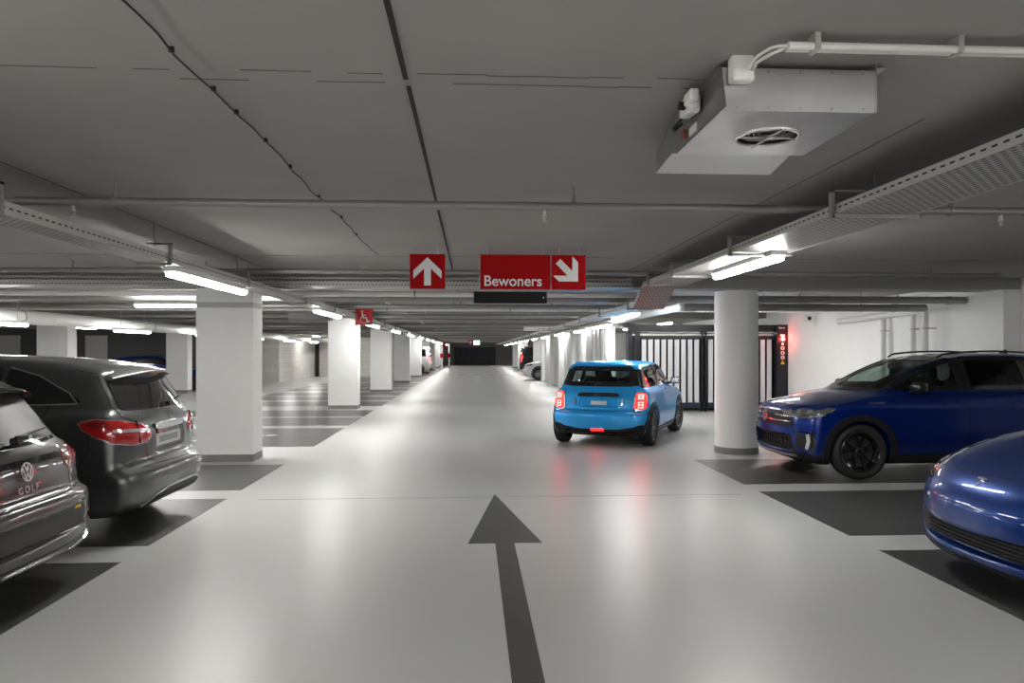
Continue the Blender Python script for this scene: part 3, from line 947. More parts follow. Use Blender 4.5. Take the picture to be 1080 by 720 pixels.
pipe_x(-20, 8.38, 14.0, 2.62, 0.018, 'thin conduit crossing just under the ceiling behind the first beam', hangers=(-2.2, 1.2, 5.0, 6.1))
pipe_x(-20, 3.7, 15.6, 2.56, 0.04, 'pipe crossing between first and second column', hangers=(-3.3, -0.4, 1.7), sprinklers=(0.68,))
pipe_x(-20, 8.38, 17.3, 2.58, 0.035, 'pipe crossing over the gate approach', M_PIPEW, hangers=(-2.0, 0.9, 5.6), sprinklers=(-1.1, 1.6))
gi = 'receding pipes crossing the far aisle'
for y in ROWS[1:7]:
    for dy, r, z in ((-0.9, 0.045, 2.55), (1.1, 0.04, 2.53), (3.2, 0.028, 2.6), (5.2, 0.05, 2.52)):
        pipe_x(-20, 3.6, y+dy, z, r, 'crossing pipe in the receding series over the far aisle', hangers=(-1.2, 1.3), group=gi)

def pipe_y(x, y0, y1, z, r, name, label, m, rings=(), hang=()):
    t = thing(name, label, 'pipe', (x, y0, z))
    bm = BM(); cyl(bm, (0, 0, 0), (0, y1-y0, 0), r, 28); obj('pipe_run', bm, m, t, smooth='auto')
    for h in rings:
        bm = BM(); cyl(bm, (0, h-y0-0.02, 0), (0, h-y0+0.02, 0), r+0.006, 28); obj('coupling', bm, m, t, smooth='auto')
    for h in hang:
        bm = BM(); lathe_y(bm, [(r+0.001, -0.015), (r+0.008, -0.015), (r+0.008, 0.015), (r+0.001, 0.015)], 28, M=Matrix.Translation((0, h-y0, 0)), closed=True)
        cyl(bm, (0, h-y0, r), (0, h-y0, CZ-z), 0.01, 6); obj('pipe_hanger', bm, M_PIPE, t)
    return t
pipe_y(-8.5, 1.0, 46.8, 2.25, 0.135, 'drain_pipe', 'fat white pipe running above the left bays behind the dark grey hatchback', M_PIPEW, rings=(10.5, 15.2, 19.5, 25.5, 33), hang=(8.0, 14.2, 19.8, 27, 34))
t = pipe_y(3.70, 12.8, 60.0, 2.385, 0.068, 'overhead_pipe', 'pale pipe running away above the slatted screen from the elbow by the round column', M_PIPEW, rings=(13.8, 17.0, 22.0, 28), hang=(16.0, 20.5, 26, 33))
bm = BM(); bmesh.ops.create_uvsphere(bm, u_segments=20, v_segments=12, radius=0.085); obj('elbow', bm, M_PIPEW, t, smooth=True)
t = pipe_y(-1.80, 14.8, 62.0, 2.64, 0.022, 'conduit', 'thin pale conduit running away under the aisle ceiling, left of centre', M_PIPEW, rings=(15.6, 17, 18.6, 20.2, 22, 24, 27, 30, 34), hang=(15, 24))
pipe_y(-3.35, 20.9, 46.0, 2.42, 0.03, 'conduit', 'grey conduit beside the left row of lights, past the wheelchair sign', M_PIPE, hang=(22, 27, 33))
# black ventilation duct between first and second column
bm = BM(); box(bm, -4.35, -3.35, 17.5, 17.8, 2.34, 2.52); [cyl(bm, (x_, 17.65, 2.5), (x_, 17.65, CZ), 0.008, 6) for x_ in (-4.2, -3.5)]; o = obj('air_duct', bm, mat('duct_grey', (0.12, 0.12, 0.118), 0.5), bevel=0.01); tag(o, 'dark flat duct piece behind the wheelchair sign, above the second column', 'duct')
bm = BM(); box(bm, 1.9, 3.0, 26.2, 26.9, 2.35, 2.5); o = obj('ventilation_unit', bm, M_PIPEW, bevel=0.01); tag(o, 'small pale box unit hung under the far aisle ceiling, right of centre', 'ventilation unit')

# wall pipes to the right
t = thing('sloping_pipe', 'sloping white pipe along the top of the right wall feeding the vertical ones', 'pipe', (8.28, 13.1, 2.34))
bm = BM(); tube(bm, [(0, -0.15, 0.02), (0, 0.8, 0.0), (0, 3.0, -0.06)], 0.06, 14); obj('pipe_run', bm, M_PIPEW, t, smooth='auto')
def vpipe(x, y, z1, r, label, m=M_PIPEW):
    t = thing('downpipe', label, 'pipe', (x, y, 0))
    bm = BM(); cyl(bm, (0, 0, 0), (0, 0, z1), r, 18); obj('pipe_run', bm, m, t, smooth='auto')
    for z in (0.7, 2.02):
        bm = BM(); cyl(bm, (0, 0, z-0.015), (0, 0, z+0.015), r+0.012, 18); box(bm, 0, 8.4-x, -0.012, 0.012, z-0.012, z+0.012); obj('pipe_clamp', bm, M_GALV, t)
vpipe(8.28, 14.3, 2.25, 0.055, 'left vertical white pipe on the right wall, standing alone')
vpipe(8.28, 13.3, 2.3, 0.05, 'middle vertical white pipe on the right wall')
vpipe(8.2, 12.8, 2.40, 0.05, 'vertical white pipe below the bend of the thick pipe')

# ================================================================== BLACK CABLE ON THE CEILING
t = thing('overhead_cable', 'thin black cable clipped loosely along the ceiling at upper left', 'cable', (-1.09, 0, CZ-0.012))
pts = []
for i, y in enumerate(np.linspace(1.2, 8.4, 42)):
    pts.append((0.007*math.sin(i*1.9)+0.010*math.sin(i*0.5), y, -0.01*abs(math.sin(i*0.78))))
bm = BM(); tube(bm, pts, 0.004, 6); obj('wire', bm, M_BLACK, t, smooth='auto')
for y in (1.65, 2.3, 2.75, 3.15, 3.45, 3.9, 4.45, 5.3, 6.1, 7.0):
    cx_ = float(np.interp(y, [p_[1] for p_ in pts], [p_[0] for p_ in pts])); bm = BM(); box(bm, cx_-0.009, cx_+0.009, y-0.006, y+0.006, -0.008, 0.012); obj('cable_clip', bm, M_BLACK, t)

# ================================================================== VENTILATION FAN ON THE CEILING
fan = thing('jet_fan', 'square sheet metal ventilation fan fixed to the ceiling at upper right', 'ventilation fan', (0.96, 2.77, 2.53))
W_, D_, H_ = 0.61, 0.62, 0.165
bm = BM()
# housing: bottom with a round hole, front, right side, back
cx, cy, R0 = 0.315, 0.33, 0.125
N_ = 40
circ = [bm.verts.new((cx+R0*math.cos(2*PI*i/N_), cy+R0*math.sin(2*PI*i/N_), 0)) for i in range(N_)]
def edgept(i):
    a = 2*PI*i/N_; c, s = math.cos(a), math.sin(a)
    tx = ((W_-cx)/c if c > 1e-6 else (-cx/c if c < -1e-6 else 1e9)); ty = ((D_-cy)/s if s > 1e-6 else (-cy/s if s < -1e-6 else 1e9))
    k = min(tx, ty); return (cx+c*k, cy+s*k, 0)
sq = [bm.verts.new(edgept(i)) for i in range(N_)]
for i in range(N_):
    j = (i+1) % N_; bm.faces.new((circ[i], circ[j], sq[j], sq[i]))
cor = [(W_, D_), (0, D_), (0, 0), (W_, 0)]
for (x, y) in cor:
    for i in range(N_):
        a = sq[i].co; b = sq[(i+1) % N_].co
        if (abs(a.x-x) < 1e-5) != (abs(b.x-x) < 1e-5) and (abs(a.y-y) < 1e-5) != (abs(b.y-y) < 1e-5) and abs(a.x-b.x) > 1e-5 and abs(a.y-b.y) > 1e-5 and (Vector((x, y, 0))-a).length < 0.2:
            bm.faces.new((sq[i], sq[(i+1) % N_], bm.verts.new((x, y, 0))))
box(bm, 0, W_, -0.002, 0, 0.0, H_); box(bm, W_-0.002, W_, 0, D_, 0, H_); box(bm, 0, W_, D_, D_+0.002, 0.0, H_)
box(bm, 0, W_, 0, D_, H_-0.002, H_)
obj('fan_housing', bm, M_FAN, fan)
bm = BM(); prism(bm, [(-0.05, 0.0), (1.0, 0.0), (1.0, 0.10), (0.64, 0.19), (0.06, 0.19), (-0.0, 0.17)], frameM(Vector((0.0, 0.0, 0.0)), (0, 1, 0), (0, 0, 1)), 0.003)
obj('side_plate', bm, mat('fan_side_sheet', (0.30, 0.30, 0.30), 0.35, metal=0.8, noise=0.15, nscale=6), fan)
bm = BM(); box(bm, W_, W_+0.003, -0.01, 0.03, 0.0, 0.19); box(bm, W_, W_+0.04, -0.01, 0.06, 0.17, 0.175); obj('mounting_bracket', bm, M_FAN, fan)
bm = BM(); prism(bm, [(-0.02, 0.0), (0.545, 0.0), (0.60, 0.36), (-0.005, 0.36)], frameM(Vector((0.0, D_+0.002, 0.0)), (1, 0, 0), (0, 1, -0.01)), 0.004)
obj('outlet_deflector', bm, mat('deflector_sheet', (0.66, 0.67, 0.66), 0.5, metal=0.3), fan)
bm = BM()
for r in (0.035, 0.055, 0.075, 0.095, 0.113): tube(bm, [(cx+r*math.cos(a), cy+r*math.sin(a), 0.015) for a in np.linspace(0, 2*PI, 33)], 0.002, 5)
obj('fan_guard', bm, M_GALV, fan)
bm = BM(); box(bm, cx-0.14, cx+0.14, cy-0.004, cy+0.004, -0.008, -0.002)
M = Matrix.Translation((cx, cy, 0)) @ Matrix.Rotation(math.radians(95), 4, 'Z'); box(bm, -0.14, 0.14, -0.004, 0.004, -0.012, -0.006, M)
obj('guard_bar', bm, M_GALV, fan)
bm = BM(); tube(bm, [(cx+(R0+0.006)*math.cos(a), cy+(R0+0.006)*math.sin(a), -0.002) for a in np.linspace(0, 2*PI, 41)], 0.008, 6); obj('inlet_ring', bm, M_FAN, fan, smooth=True)
bm = BM(); cyl(bm, (cx, cy, 0.06), (cx, cy, 0.14), 0.05, 20)
for kx in range(7):
    M = Matrix.Translation((cx, cy, 0.09)) @ Matrix.Rotation(2*PI*kx/7, 4, 'Z') @ Matrix.Rotation(0.5, 4, 'X'); box(bm, 0.04, 0.118, -0.025, 0.025, -0.003, 0.003, M)
obj('fan_blades', bm, M_BLACK, fan)
bm = BM()
for x in np.linspace(0.06, 0.56, 5):
    for z in (0.012, 0.152): cyl(bm, (x, -0.006, z), (x, -0.001, z), 0.005, 6)
obj('rivets', bm, M_GALV, fan)
bm = BM(); rbox(bm, (0.065, -0.035, 0.145), (0.088, 0.06, 0.10), 0.012); obj('junction_box', bm, M_WPLAS, fan, smooth='auto')
bm = BM(); M = Matrix.Rotation(0.12, 4, 'X'); rbox(bm, (-0.032, 0.30, 0.115), (0.05, 0.16, 0.075), 0.012, M=M); rbox(bm, (-0.05, 0.22, 0.125), (0.04, 0.10, 0.05), 0.01); so = obj('isolator_switch', bm, M_WPLAS, fan, smooth='auto')
bm = BM(); cyl(bm, (-0.06, 0.28, 0.11), (-0.085, 0.28, 0.11), 0.018, 12); tube(bm, [(-0.05, 0.36, 0.08), (-0.075, 0.40, 0.05), (-0.06, 0.45, 0.055), (-0.03, 0.42, 0.08)], 0.006, 6); obj('switch_knob', bm, M_BLACK, so)
bm = BM(); box(bm, -0.02, -0.003, 0.44, 0.48, 0.02, 0.06); obj('warning_sticker', bm, M_COPPER, fan)
bm = BM(); box(bm, -0.006, -0.0005, 0.30, 0.40, 0.015, 0.05); obj('rating_label', bm, M_WPLAS, fan)
# conduit and flexible leads
t = thing('conduit', 'pale conduit on the near ceiling running right from the ventilation fan', 'conduit', (1.11, 2.51, 2.675))
bm = BM(); cyl(bm, (0, 0, 0), (3.6, 0, 0), 0.014, 14); cyl(bm, (0, 0.032, 0), (3.6, 0.032, 0), 0.010, 14); obj('pipe_run', bm, M_PIPEW, t, smooth='auto')
for x in (0.10, 0.62, 1.1, 1.7): 
    bm = BM(); box(bm, x-0.010, x+0.010, -0.018, 0.045, -0.015, 0.045); obj('pipe_clamp', bm, M_GALV, t)
t = thing('flexible_cable', 'pair of grey flexible cables looping from conduit to the fan junction box', 'cable', (1.11, 2.51, 2.675))
for dx in (0, 0.02):
    bm = BM(); tube(bm, catmull([(0.0, 0.0+dx, 0.0), (-0.04, 0.03, 0.006-dx), (-0.07, 0.10, 0.0-dx), (-0.075+dx, 0.16, -0.01), (-0.055+dx*0.5, 0.23, -0.012)], False, 6), 0.006, 8); obj('wire', bm, M_WPLAS, t, smooth=True)

# ================================================================== SIGNS
def sign_box(name, label, x0, x1, y, z0, z1, m=M_RED, d=0.05, rods=(), group=None):
    t = thing(name, label, 'sign', ((x0+x1)/2, y, (z0+z1)/2), 0, group)
    w = (x1-x0)/2; h = (z1-z0)/2
    bm = BM(); box(bm, -w, w, 0, d, -h, h); obj('panel', bm, m, t, bevel=0.002)
    if rods:
        bm = BM()
        for r in rods: cyl(bm, (r, d/2, h), (r, d/2, CZ-(z0+z1)/2), 0.004, 6)
        obj('hanger_wire', bm, M_GALV, t)
    return t
FM = lambda x, y, z: frameM(Vector((x, y, z)), (1, 0, 0), (0, 0, 1))
t = sign_box('direction_sign', 'square red hanging sign with a white arrow pointing straight up', -0.664, -0.289, 7.83, 2.27, 2.64, rods=(-0.12, 0.12))
AR = [(0, 0.150), (-0.150, 0.006), (-0.150, -0.078), (-0.036, 0.030), (-0.036, -0.150), (0.036, -0.150), (0.036, 0.030), (0.150, -0.078), (0.150, 0.006)]
bm = BM(); prism(bm, AR[::-1], FM(0, 0, 0), 0.003); obj('arrow', bm, M_SIGNW, t)
t = sign_box('direction_sign', 'wide red hanging sign with the white word Bewoners', 0.087, 0.842, 7.83, 2.27, 2.64, rods=(-0.3, 0.3))
text_mesh('lettering', 'Bewoners', 0.158, 0.002, M_SIGNW, t, FM(-0.028, -0.002, -0.103), xs=0.98)
t = sign_box('direction_sign', 'square red hanging sign with white arrow pointing down and right', 0.857, 1.224, 7.83, 2.27, 2.64, rods=(-0.1, 0.12))
M = FM(0, 0, 0) @ Matrix.Rotation(math.radians(-135), 4, 'Z')
bm = BM(); prism(bm, [(x*0.98, y*1.02-0.012) for x, y in AR[::-1]], M, 0.003); obj('arrow', bm, M_SIGNW, t)
t = sign_box('display_panel', 'unlit black electronic display hanging below the Bewoners sign', 0.02, 0.97, 9.45, 2.225, 2.375, M_BLACK, 0.06, rods=(-0.4, 0.44))
t['category'] = 'display'
bm = BM(); cyl(bm, (0.43, 0.0, -0.0), (0.43, -0.004, -0.0), 0.010, 12); obj('screw_cap', bm, M_SIGNW, t)
t = sign_box('parking_sign', 'small square red sign with white wheelchair symbol above the second column', -2.66, -2.27, 16.8, 2.20, 2.575, mat('sign_red_bright', (0.50, 0.010, 0.012), 0.5), 0.04, rods=(0,))
bm = BM(); wheelchair(bm, FM(-0.01, 0, 0), 0.30, 0.003); obj('wheelchair_symbol', bm, M_SIGNW, t)
t = sign_box('direction_sign', 'tiny far red sign with white arrow beside the lit exit sign', -0.30, 0.08, 56, 2.09, 2.47, rods=(0,))
bm = BM(); prism(bm, AR[::-1], FM(0, 0, 0), 0.004); obj('arrow', bm, M_SIGNW, t)
t = sign_box('exit_sign', 'tiny lit pale exit sign far down the aisle beside the red arrow', 0.12, 0.56, 56, 2.12, 2.42, emis('exit_light', (0.75, 1.0, 0.92), 4.0), rods=(0,))
t = sign_box('parking_sign', 'tiny far red sign over the two distant posts left of the aisle', -2.75, -2.35, 66, 2.0, 2.4, rods=(0,))
for x, y, l in ((-2.72, 66.0, 'left thin post with small red sign at the far end of the aisle'), (-2.2, 70.0, 'right thin post with small red sign at the far end of the aisle')):
    t = thing('barrier_post', l, 'post', (x, y, 0))
    bm = BM(); cyl(bm, (0, 0, 0), (0, 0, 2.3), 0.07, 12); obj('post', bm, M_PIPEW, t)
    bm = BM(); box(bm, -0.16, 0.16, -0.1, -0.07, 1.05, 1.4); obj('panel', bm, M_RED, t)

# ================================================================== SLATTED SCREEN + GATE
t = thing('slatted_screen', 'long pale folded metal screen right of the aisle, behind the small blue car', 'screen', (3.85, 20.0, 0))
bm = BM()
random.seed(11)
y = 0.0; prof = []
while y < 19.3:
    prof += [(0.0, y), (0.0, y+0.26), (0.13, y+0.34), (0.13, y+0.60)]; y += 0.68
H2 = 2.31
vs = [[bm.verts.new((a, b, z)) for a, b in prof] for z in (0.06, 1.12, 1.14, H2)]
for A, B in zip(vs, vs[1:]):
    for i in range(len(prof)-1): bm.faces.new((A[i], A[i+1], B[i+1], B[i]))
obj('folded_panel', bm, mat('screen_metal', (0.50, 0.51, 0.52), 0.38, metal=0.45), t)
bm = BM(); box(bm, -0.05, 0.18, -0.05, 19.4, 2.30, 2.37); obj('top_rail', bm, M_GALV, t)
bm = BM(); box(bm, -0.05, 0.18, -0.05, 19.4, 0.0, 0.06); obj('bottom_rail', bm, M_GALV, t)
for yy in (0.0, 3.5, 7.0, 10.6, 14.2, 18.6):
    bm = BM(); box(bm, -0.16, 0.10, yy, yy+0.5, 0, 2.40); obj('upright', bm, M_COL, t)
GY = 19.2
gate = thing('roller_gate', 'black framed entrance gate with pale upright slats behind the round column', 'gate', (6.1, GY, 0))
bm = BM(); box(bm, -1.98, 2.02, -0.06, 0.06, 2.13, 2.31); obj('top_beam', bm, M_GATE, gate, bevel=0.005)
bm = BM(); box(bm, -1.98, 2.02, -0.03, 0.03, 2.02, 2.07); obj('top_rail', bm, M_GALV, gate)
bm = BM(); box(bm, -1.86, 2.02, -0.05, 0.05, 0.10, 0.24); obj('bottom_rail', bm, mat('gate_rail_blue', (0.03, 0.035, 0.07), 0.35, metal=0.3), gate)
for x0, x1 in ((-1.98, -1.86), (-1.78, -1.66), (0.0, 0.05), (0.10, 0.15), (2.0, 2.09)):
    bm = BM(); box(bm, x0, x1, -0.05, 0.05, 0.0, 2.14); obj('upright', bm, M_GATE, gate)
bm = BM(); box(bm, -1.70, 0.0, -0.04, 0.04, 1.92, 2.02); box(bm, 0.15, 2.0, -0.04, 0.04, 1.92, 2.02); obj('leaf_rail', bm, M_GATE, gate)
xs = list(np.arange(-1.60, -0.05, 0.178))+list(np.arange(0.20, 1.95, 0.178))
for x in xs:
    bm = BM(); box(bm, x, x+0.118, -0.02, 0.02, 0.24, 1.94); obj('slat', bm, M_SLAT, gate)
bm = BM(); box(bm, -1.9, 2.25, 0.5, 0.55, 0, 2.1); obj('dark_behind_slats', bm, M_DARK, gate)  # black sheet stands in for the darkness seen between the slats
# traffic panel
tp = thing('traffic_panel', 'tall black post with red traffic lamp, round signs and yellow triangle beside the gate', 'traffic signal', (8.245, GY-0.2, 0))
bm = BM(); box(bm, -0.15, 0.15, 0, 0.12, 0.0, 2.31); obj('post', bm, M_GATE, tp, bevel=0.004)
bm = BM(); cyl(bm, (0, 0, 1.93), (0, -0.03, 1.93), 0.055, 20); obj('red_lamp', bm, emis('red_lamp', (1, 0.01, 0.008), 12), tp)
bm = BM(); cyl(bm, (0, 0, 1.80), (0, -0.01, 1.80), 0.022, 12); obj('small_lamp', bm, emis('small_red_lamp', (1, 0.25, 0.2), 4), tp)
for z, mm in ((1.69, M_SIGNW), (1.56, M_SIGNW), (1.44, M_RED)):
    bm = BM(); cyl(bm, (0, 0, z), (0, -0.006, z), 0.068, 20); o = obj('round_sign', bm, M_RED, tp)
    bm = BM(); cyl(bm, (0, -0.004, z), (0, -0.009, z), 0.054, 20); obj('sign_face', bm, M_SIGNW, o)
    bm = BM(); box(bm, -0.010, 0.010, -0.012, -0.008, z-0.03, z+0.03); obj('pictogram', bm, M_DARK if mm is M_SIGNW else M_RED, o)
bm = BM(); prism(bm, [(-0.06, -0.05), (0.06, -0.05), (0, 0.055)], FM(0, -0.001, 1.31), 0.005); o = obj('warning_triangle', bm, mat('warning_yellow', (0.85, 0.55, 0.02), 0.5), tp)
bm = BM(); box(bm, -0.005, 0.005, -0.008, -0.005, 1.285, 1.33); obj('pictogram', bm, M_DARK, o)
bm = BM(); box(bm, -0.055, 0.055, -0.006, 0, 2.00, 2.05); obj('text_plate', bm, emis('lit_red_text', (1, 0.15, 0.12), 2.0), tp)
text_mesh('lettering', 'Sorry', 0.075, 0.002, M_SIGNW, tp, FM(-0.02, -0.003, 2.23))
pl = bpy.data.lights.new('traffic_glow', 'POINT'); pl.color = (1, 0.08, 0.06); pl.energy = 3; pl.shadow_soft_size = 0.06; pl.specular_factor = 0.15
po = bpy.data.objects.new('traffic_glow', pl); COL.objects.link(po); po.location = (8.235, GY-0.32, 1.93)
# security camera
t = thing('security_camera', 'small white security camera on a bracket on the right wall beside the gate', 'camera', (8.4, 17.4, 2.40))
bm = BM(); box(bm, -0.02, 0, -0.10, 0.10, -0.17, 0.12); box(bm, -0.30, -0.02, -0.02, 0.02, 0.06, 0.09); obj('bracket', bm, M_WPLAS, t)
bm = BM(); rbox(bm, (-0.27, -0.06, 0.0), (0.12, 0.26, 0.11), 0.02); o = obj('camera_body', bm, M_WPLAS, t, smooth='auto')
bm = BM(); cyl(bm, (-0.27, -0.17, 0), (-0.27, -0.20, 0), 0.045, 16); obj('lens', bm, M_BLACK, o)
# ================================================================== CAR MATERIALS
def paint(name, c, metal=0.55, rough=0.34, coat=0.7):
    m, nt, b = new_mat(name)
    b.inputs['Base Color'].default_value = (*c, 1); b.inputs['Metallic'].default_value = metal
    b.inputs['Roughness'].default_value = rough; b.inputs['Coat Weight'].default_value = coat; b.inputs['Coat Roughness'].default_value = 0.04; b.inputs['Specular IOR Level'].default_value = 0.25
    return m
P_LBLUE = paint('paint_light_blue', (0.018, 0.37, 0.86), 0.25)
P_DBLUE = paint('paint_deep_blue', (0.000, 0.020, 0.19), 0.45)
P_TBLUE = paint('paint_royal_blue', (0.001, 0.034, 0.20), 0.45)
P_GREY = paint('paint_mountain_grey', (0.115, 0.118, 0.122), 0.75)
P_BROWN = paint('paint_dark_grey', (0.075, 0.069, 0.067), 0.6)
P_WHITE = paint('paint_white', (0.72, 0.73, 0.74), 0.0)
P_BLACK = paint('paint_black', (0.010, 0.010, 0.012), 0.2)
P_SILV = paint('paint_silver', (0.42, 0.43, 0.44), 0.8)
C_TRIM = mat('car_black_trim', (0.014, 0.014, 0.015), 0.5, spec=0.25)
C_GLOSS = mat('car_gloss_black', (0.008, 0.008, 0.009), 0.08, coat=1.0)
C_GAP = mat('car_panel_gap', (0.004, 0.004, 0.004), 0.8)
C_CHROME = mat('car_chrome', (0.80, 0.80, 0.81), 0.10, metal=1.0)
C_SATIN = mat('car_satin_silver', (0.55, 0.55, 0.56), 0.28, metal=0.9)
C_TYRE = mat('tyre_rubber', (0.018, 0.018, 0.018), 0.75)
C_RIMB = mat('rim_black', (0.014, 0.014, 0.015), 0.18, metal=0.4, coat=1.0)
C_RIMG = mat('rim_grey', (0.30, 0.30, 0.30), 0.3, metal=0.8)
C_DISC = mat('brake_disc_steel', (0.20, 0.20, 0.20), 0.35, metal=0.9)
C_GLASS = glass_mat('car_glass_clear', (0.50, 0.60, 0.56))
C_GLASST = glass_mat('car_glass_tinted', (0.12, 0.13, 0.13))
C_GLASSP = mat('car_glass_privacy', (0.006, 0.006, 0.007), 0.03, coat=1.0, spec=0.6)
C_GLASSG = mat('car_glass_dark', (0.026, 0.024, 0.023), 0.40, spec=0.16)
C_RECESS = mat('bumper_black_satin', (0.010, 0.010, 0.010), 0.22, spec=0.3)
C_SEAT = mat('car_seat_fabric', (0.015, 0.015, 0.016), 0.8)
C_LINE = mat('car_interior', (0.012, 0.012, 0.012), 0.8)
C_REDL = emis('tail_light_lit', (1.0, 0.004, 0.003), 9, (0.5, 0.01, 0.01))
C_REDW = emis('tail_light_bright', (1.0, 0.45, 0.40), 1.3, (0.5, 0.3, 0.3))
C_REDR = mat('tail_light_red', (0.42, 0.010, 0.012), 0.12, coat=1.0)
C_REDD = mat('tail_light_dark_red', (0.22, 0.008, 0.012), 0.10, coat=1.0)
C_PINK = mat('tail_light_clear_red', (0.33, 0.11, 0.12), 0.15, coat=1.0)
C_CLEAR = mat('light_clear', (0.62, 0.62, 0.62), 0.10, metal=0.3, coat=1.0)
C_LAMP = mat('headlight_dark', (0.09, 0.094, 0.105), 0.05, coat=1.0)
C_LAMPS = mat('headlight_silver', (0.55, 0.56, 0.60), 0.15, metal=0.7, coat=1.0)
C_PLATE = mat('number_plate_pale', (0.80, 0.80, 0.78), 0.45)
C_YEL = mat('yellow_sticker', (0.80, 0.52, 0.01), 0.5)
WM = dict(tyre=C_TYRE, rim=C_RIMB, disc=C_DISC)

def make_car(sp, name, label, loc, rz, h=0.02, group=None):
    """body shell with cut window openings, doors, panes, seams, wheels"""
    root = thing(name, label, sp.get('cat', 'car'), loc, rz, group)
    B = build_body(sp, h)
    n = len(B.Q); hole = np.zeros(n, bool)
    sides = (('left', LEFT), ('right', RIGHT))
    for w in sp.get('side_glass', ()):
        if w.get('cut', True):
            for _, v in sides: hole |= B.facemask(v, w['poly'], 0.1)
    for w in sp.get('end_glass', ()):
        if w.get('cut', True): hole |= B.facemask(w['view'], w['poly'], 0.1)
    lo = B.C[:, 2] < sp.get('trim_z', 0.0)
    used = hole.copy()
    P = sp['paint']
    for pn, view, poly in sp.get('panels', ()):
        for v in ((LEFT, RIGHT) if view == 'side' else (view,)):
            m = B.facemask(v, poly, 0.05) & ~used & ~lo
            if m.sum() < 10: continue
            used |= m
            o = B.submesh(pn, m, P, root)
    B.submesh('body', ~used & ~lo, P, root)
    if lo.any(): B.submesh('lower_cladding', lo & ~hole, C_TRIM, root)
    if sp.get('lining', True):
        lin = (B.C[:, 2] > 0.45) & ~hole & (B.C[:, 0] < sp.get('cowl', 0.9)) & (B.C[:, 0] > -sp['L']/2+0.35)
        B.submesh('cabin_lining', lin, C_LINE, root, inset=0.035)
    for w in sp.get('side_glass', ()):
        for _, v in sides:
            B.patch('side_window', v, w['poly'], w['m'], root, off=0.001 if w.get('cut', True) else 0.004, step=0.04, skirt=0.0)
            if w.get('ring', 0.05): B.ribbon('window_frame', v, w['poly'], w.get('ring', 0.05), sp.get('frame_m', C_GLOSS), root, closed=True, off=0.002, thick=0.005)
    for w in sp.get('end_glass', ()):
        B.patch(w['name'], w['view'], w['poly'], w['m'], root, off=0.001 if w.get('cut', True) else 0.004, step=0.04, skirt=0.0)
        if w.get('ring', 0.05): B.ribbon('window_frame', w['view'], w['poly'], w.get('ring', 0.05), C_GLOSS, root, closed=True, off=0.002, thick=0.005)
    seams = []
    for pts, closed in sp.get('seams', ()):
        for _, v in sides: seams.append((v, pts, closed))
    for v, pts, closed in sp.get('eseams', ()): seams.append((v, pts, closed))
    if seams:
        bm = BM()
        for v, pts, closed in seams: B.ribbon_bm(bm, v, pts, sp.get('seam_w', 0.007), off=0.0, closed=closed, thick=0.0012)
        obj('panel_gap', bm, C_GAP, root)
    # wheels
    xr, xf = sp['axles']; yt = sp['W']/2-sp['tw']/2-sp.get('inset', 0.025)
    for x in (xr, xf):
        for s in (1, -1):
            wheel(root, x, s*yt, sp['rw'], sp['tw'], sp['style'], dict(WM, **sp.get('wm', {})), sp.get('steer', 0) if x == xf else 0)
    # dark wheel housings and underbody
    bm = BM(); box(bm, xr-0.30, xf+0.3, -0.48, 0.48, 0.17, 0.30)
    for x in (xr, xf):
        for s in (1, -1):
            cyl(bm, (x, s*0.5, sp['rw']), (x, s*yt, sp['rw']), 0.04, 10)
    obj('underbody', bm, C_GAP, root)
    # arch lips
    aw = sp.get('arch', 0.0)
    if aw:
        for x in (xr, xf):
            for v in (LEFT, RIGHT):
                bm = BM()
                a0 = sp.get('arch_a', 12)
                R = sp['rw']+0.045+aw/2+0.007
                pts = [(x+R*math.cos(math.radians(a)), sp['rw']+R*math.sin(math.radians(a))) for a in np.linspace(-a0, 180+a0, 48)]
                B.ribbon_bm(bm, v, pts, aw, off=0.0, thick=sp.get('arch_t', 0.010))
                obj('wheel_arch_trim', bm, sp.get('arch_m', C_TRIM), root, smooth='auto')
    return root, B

def both(poly): return (poly, mirror_poly(poly))
def c3(view, pts): return [view.uv(p) for p in pts]

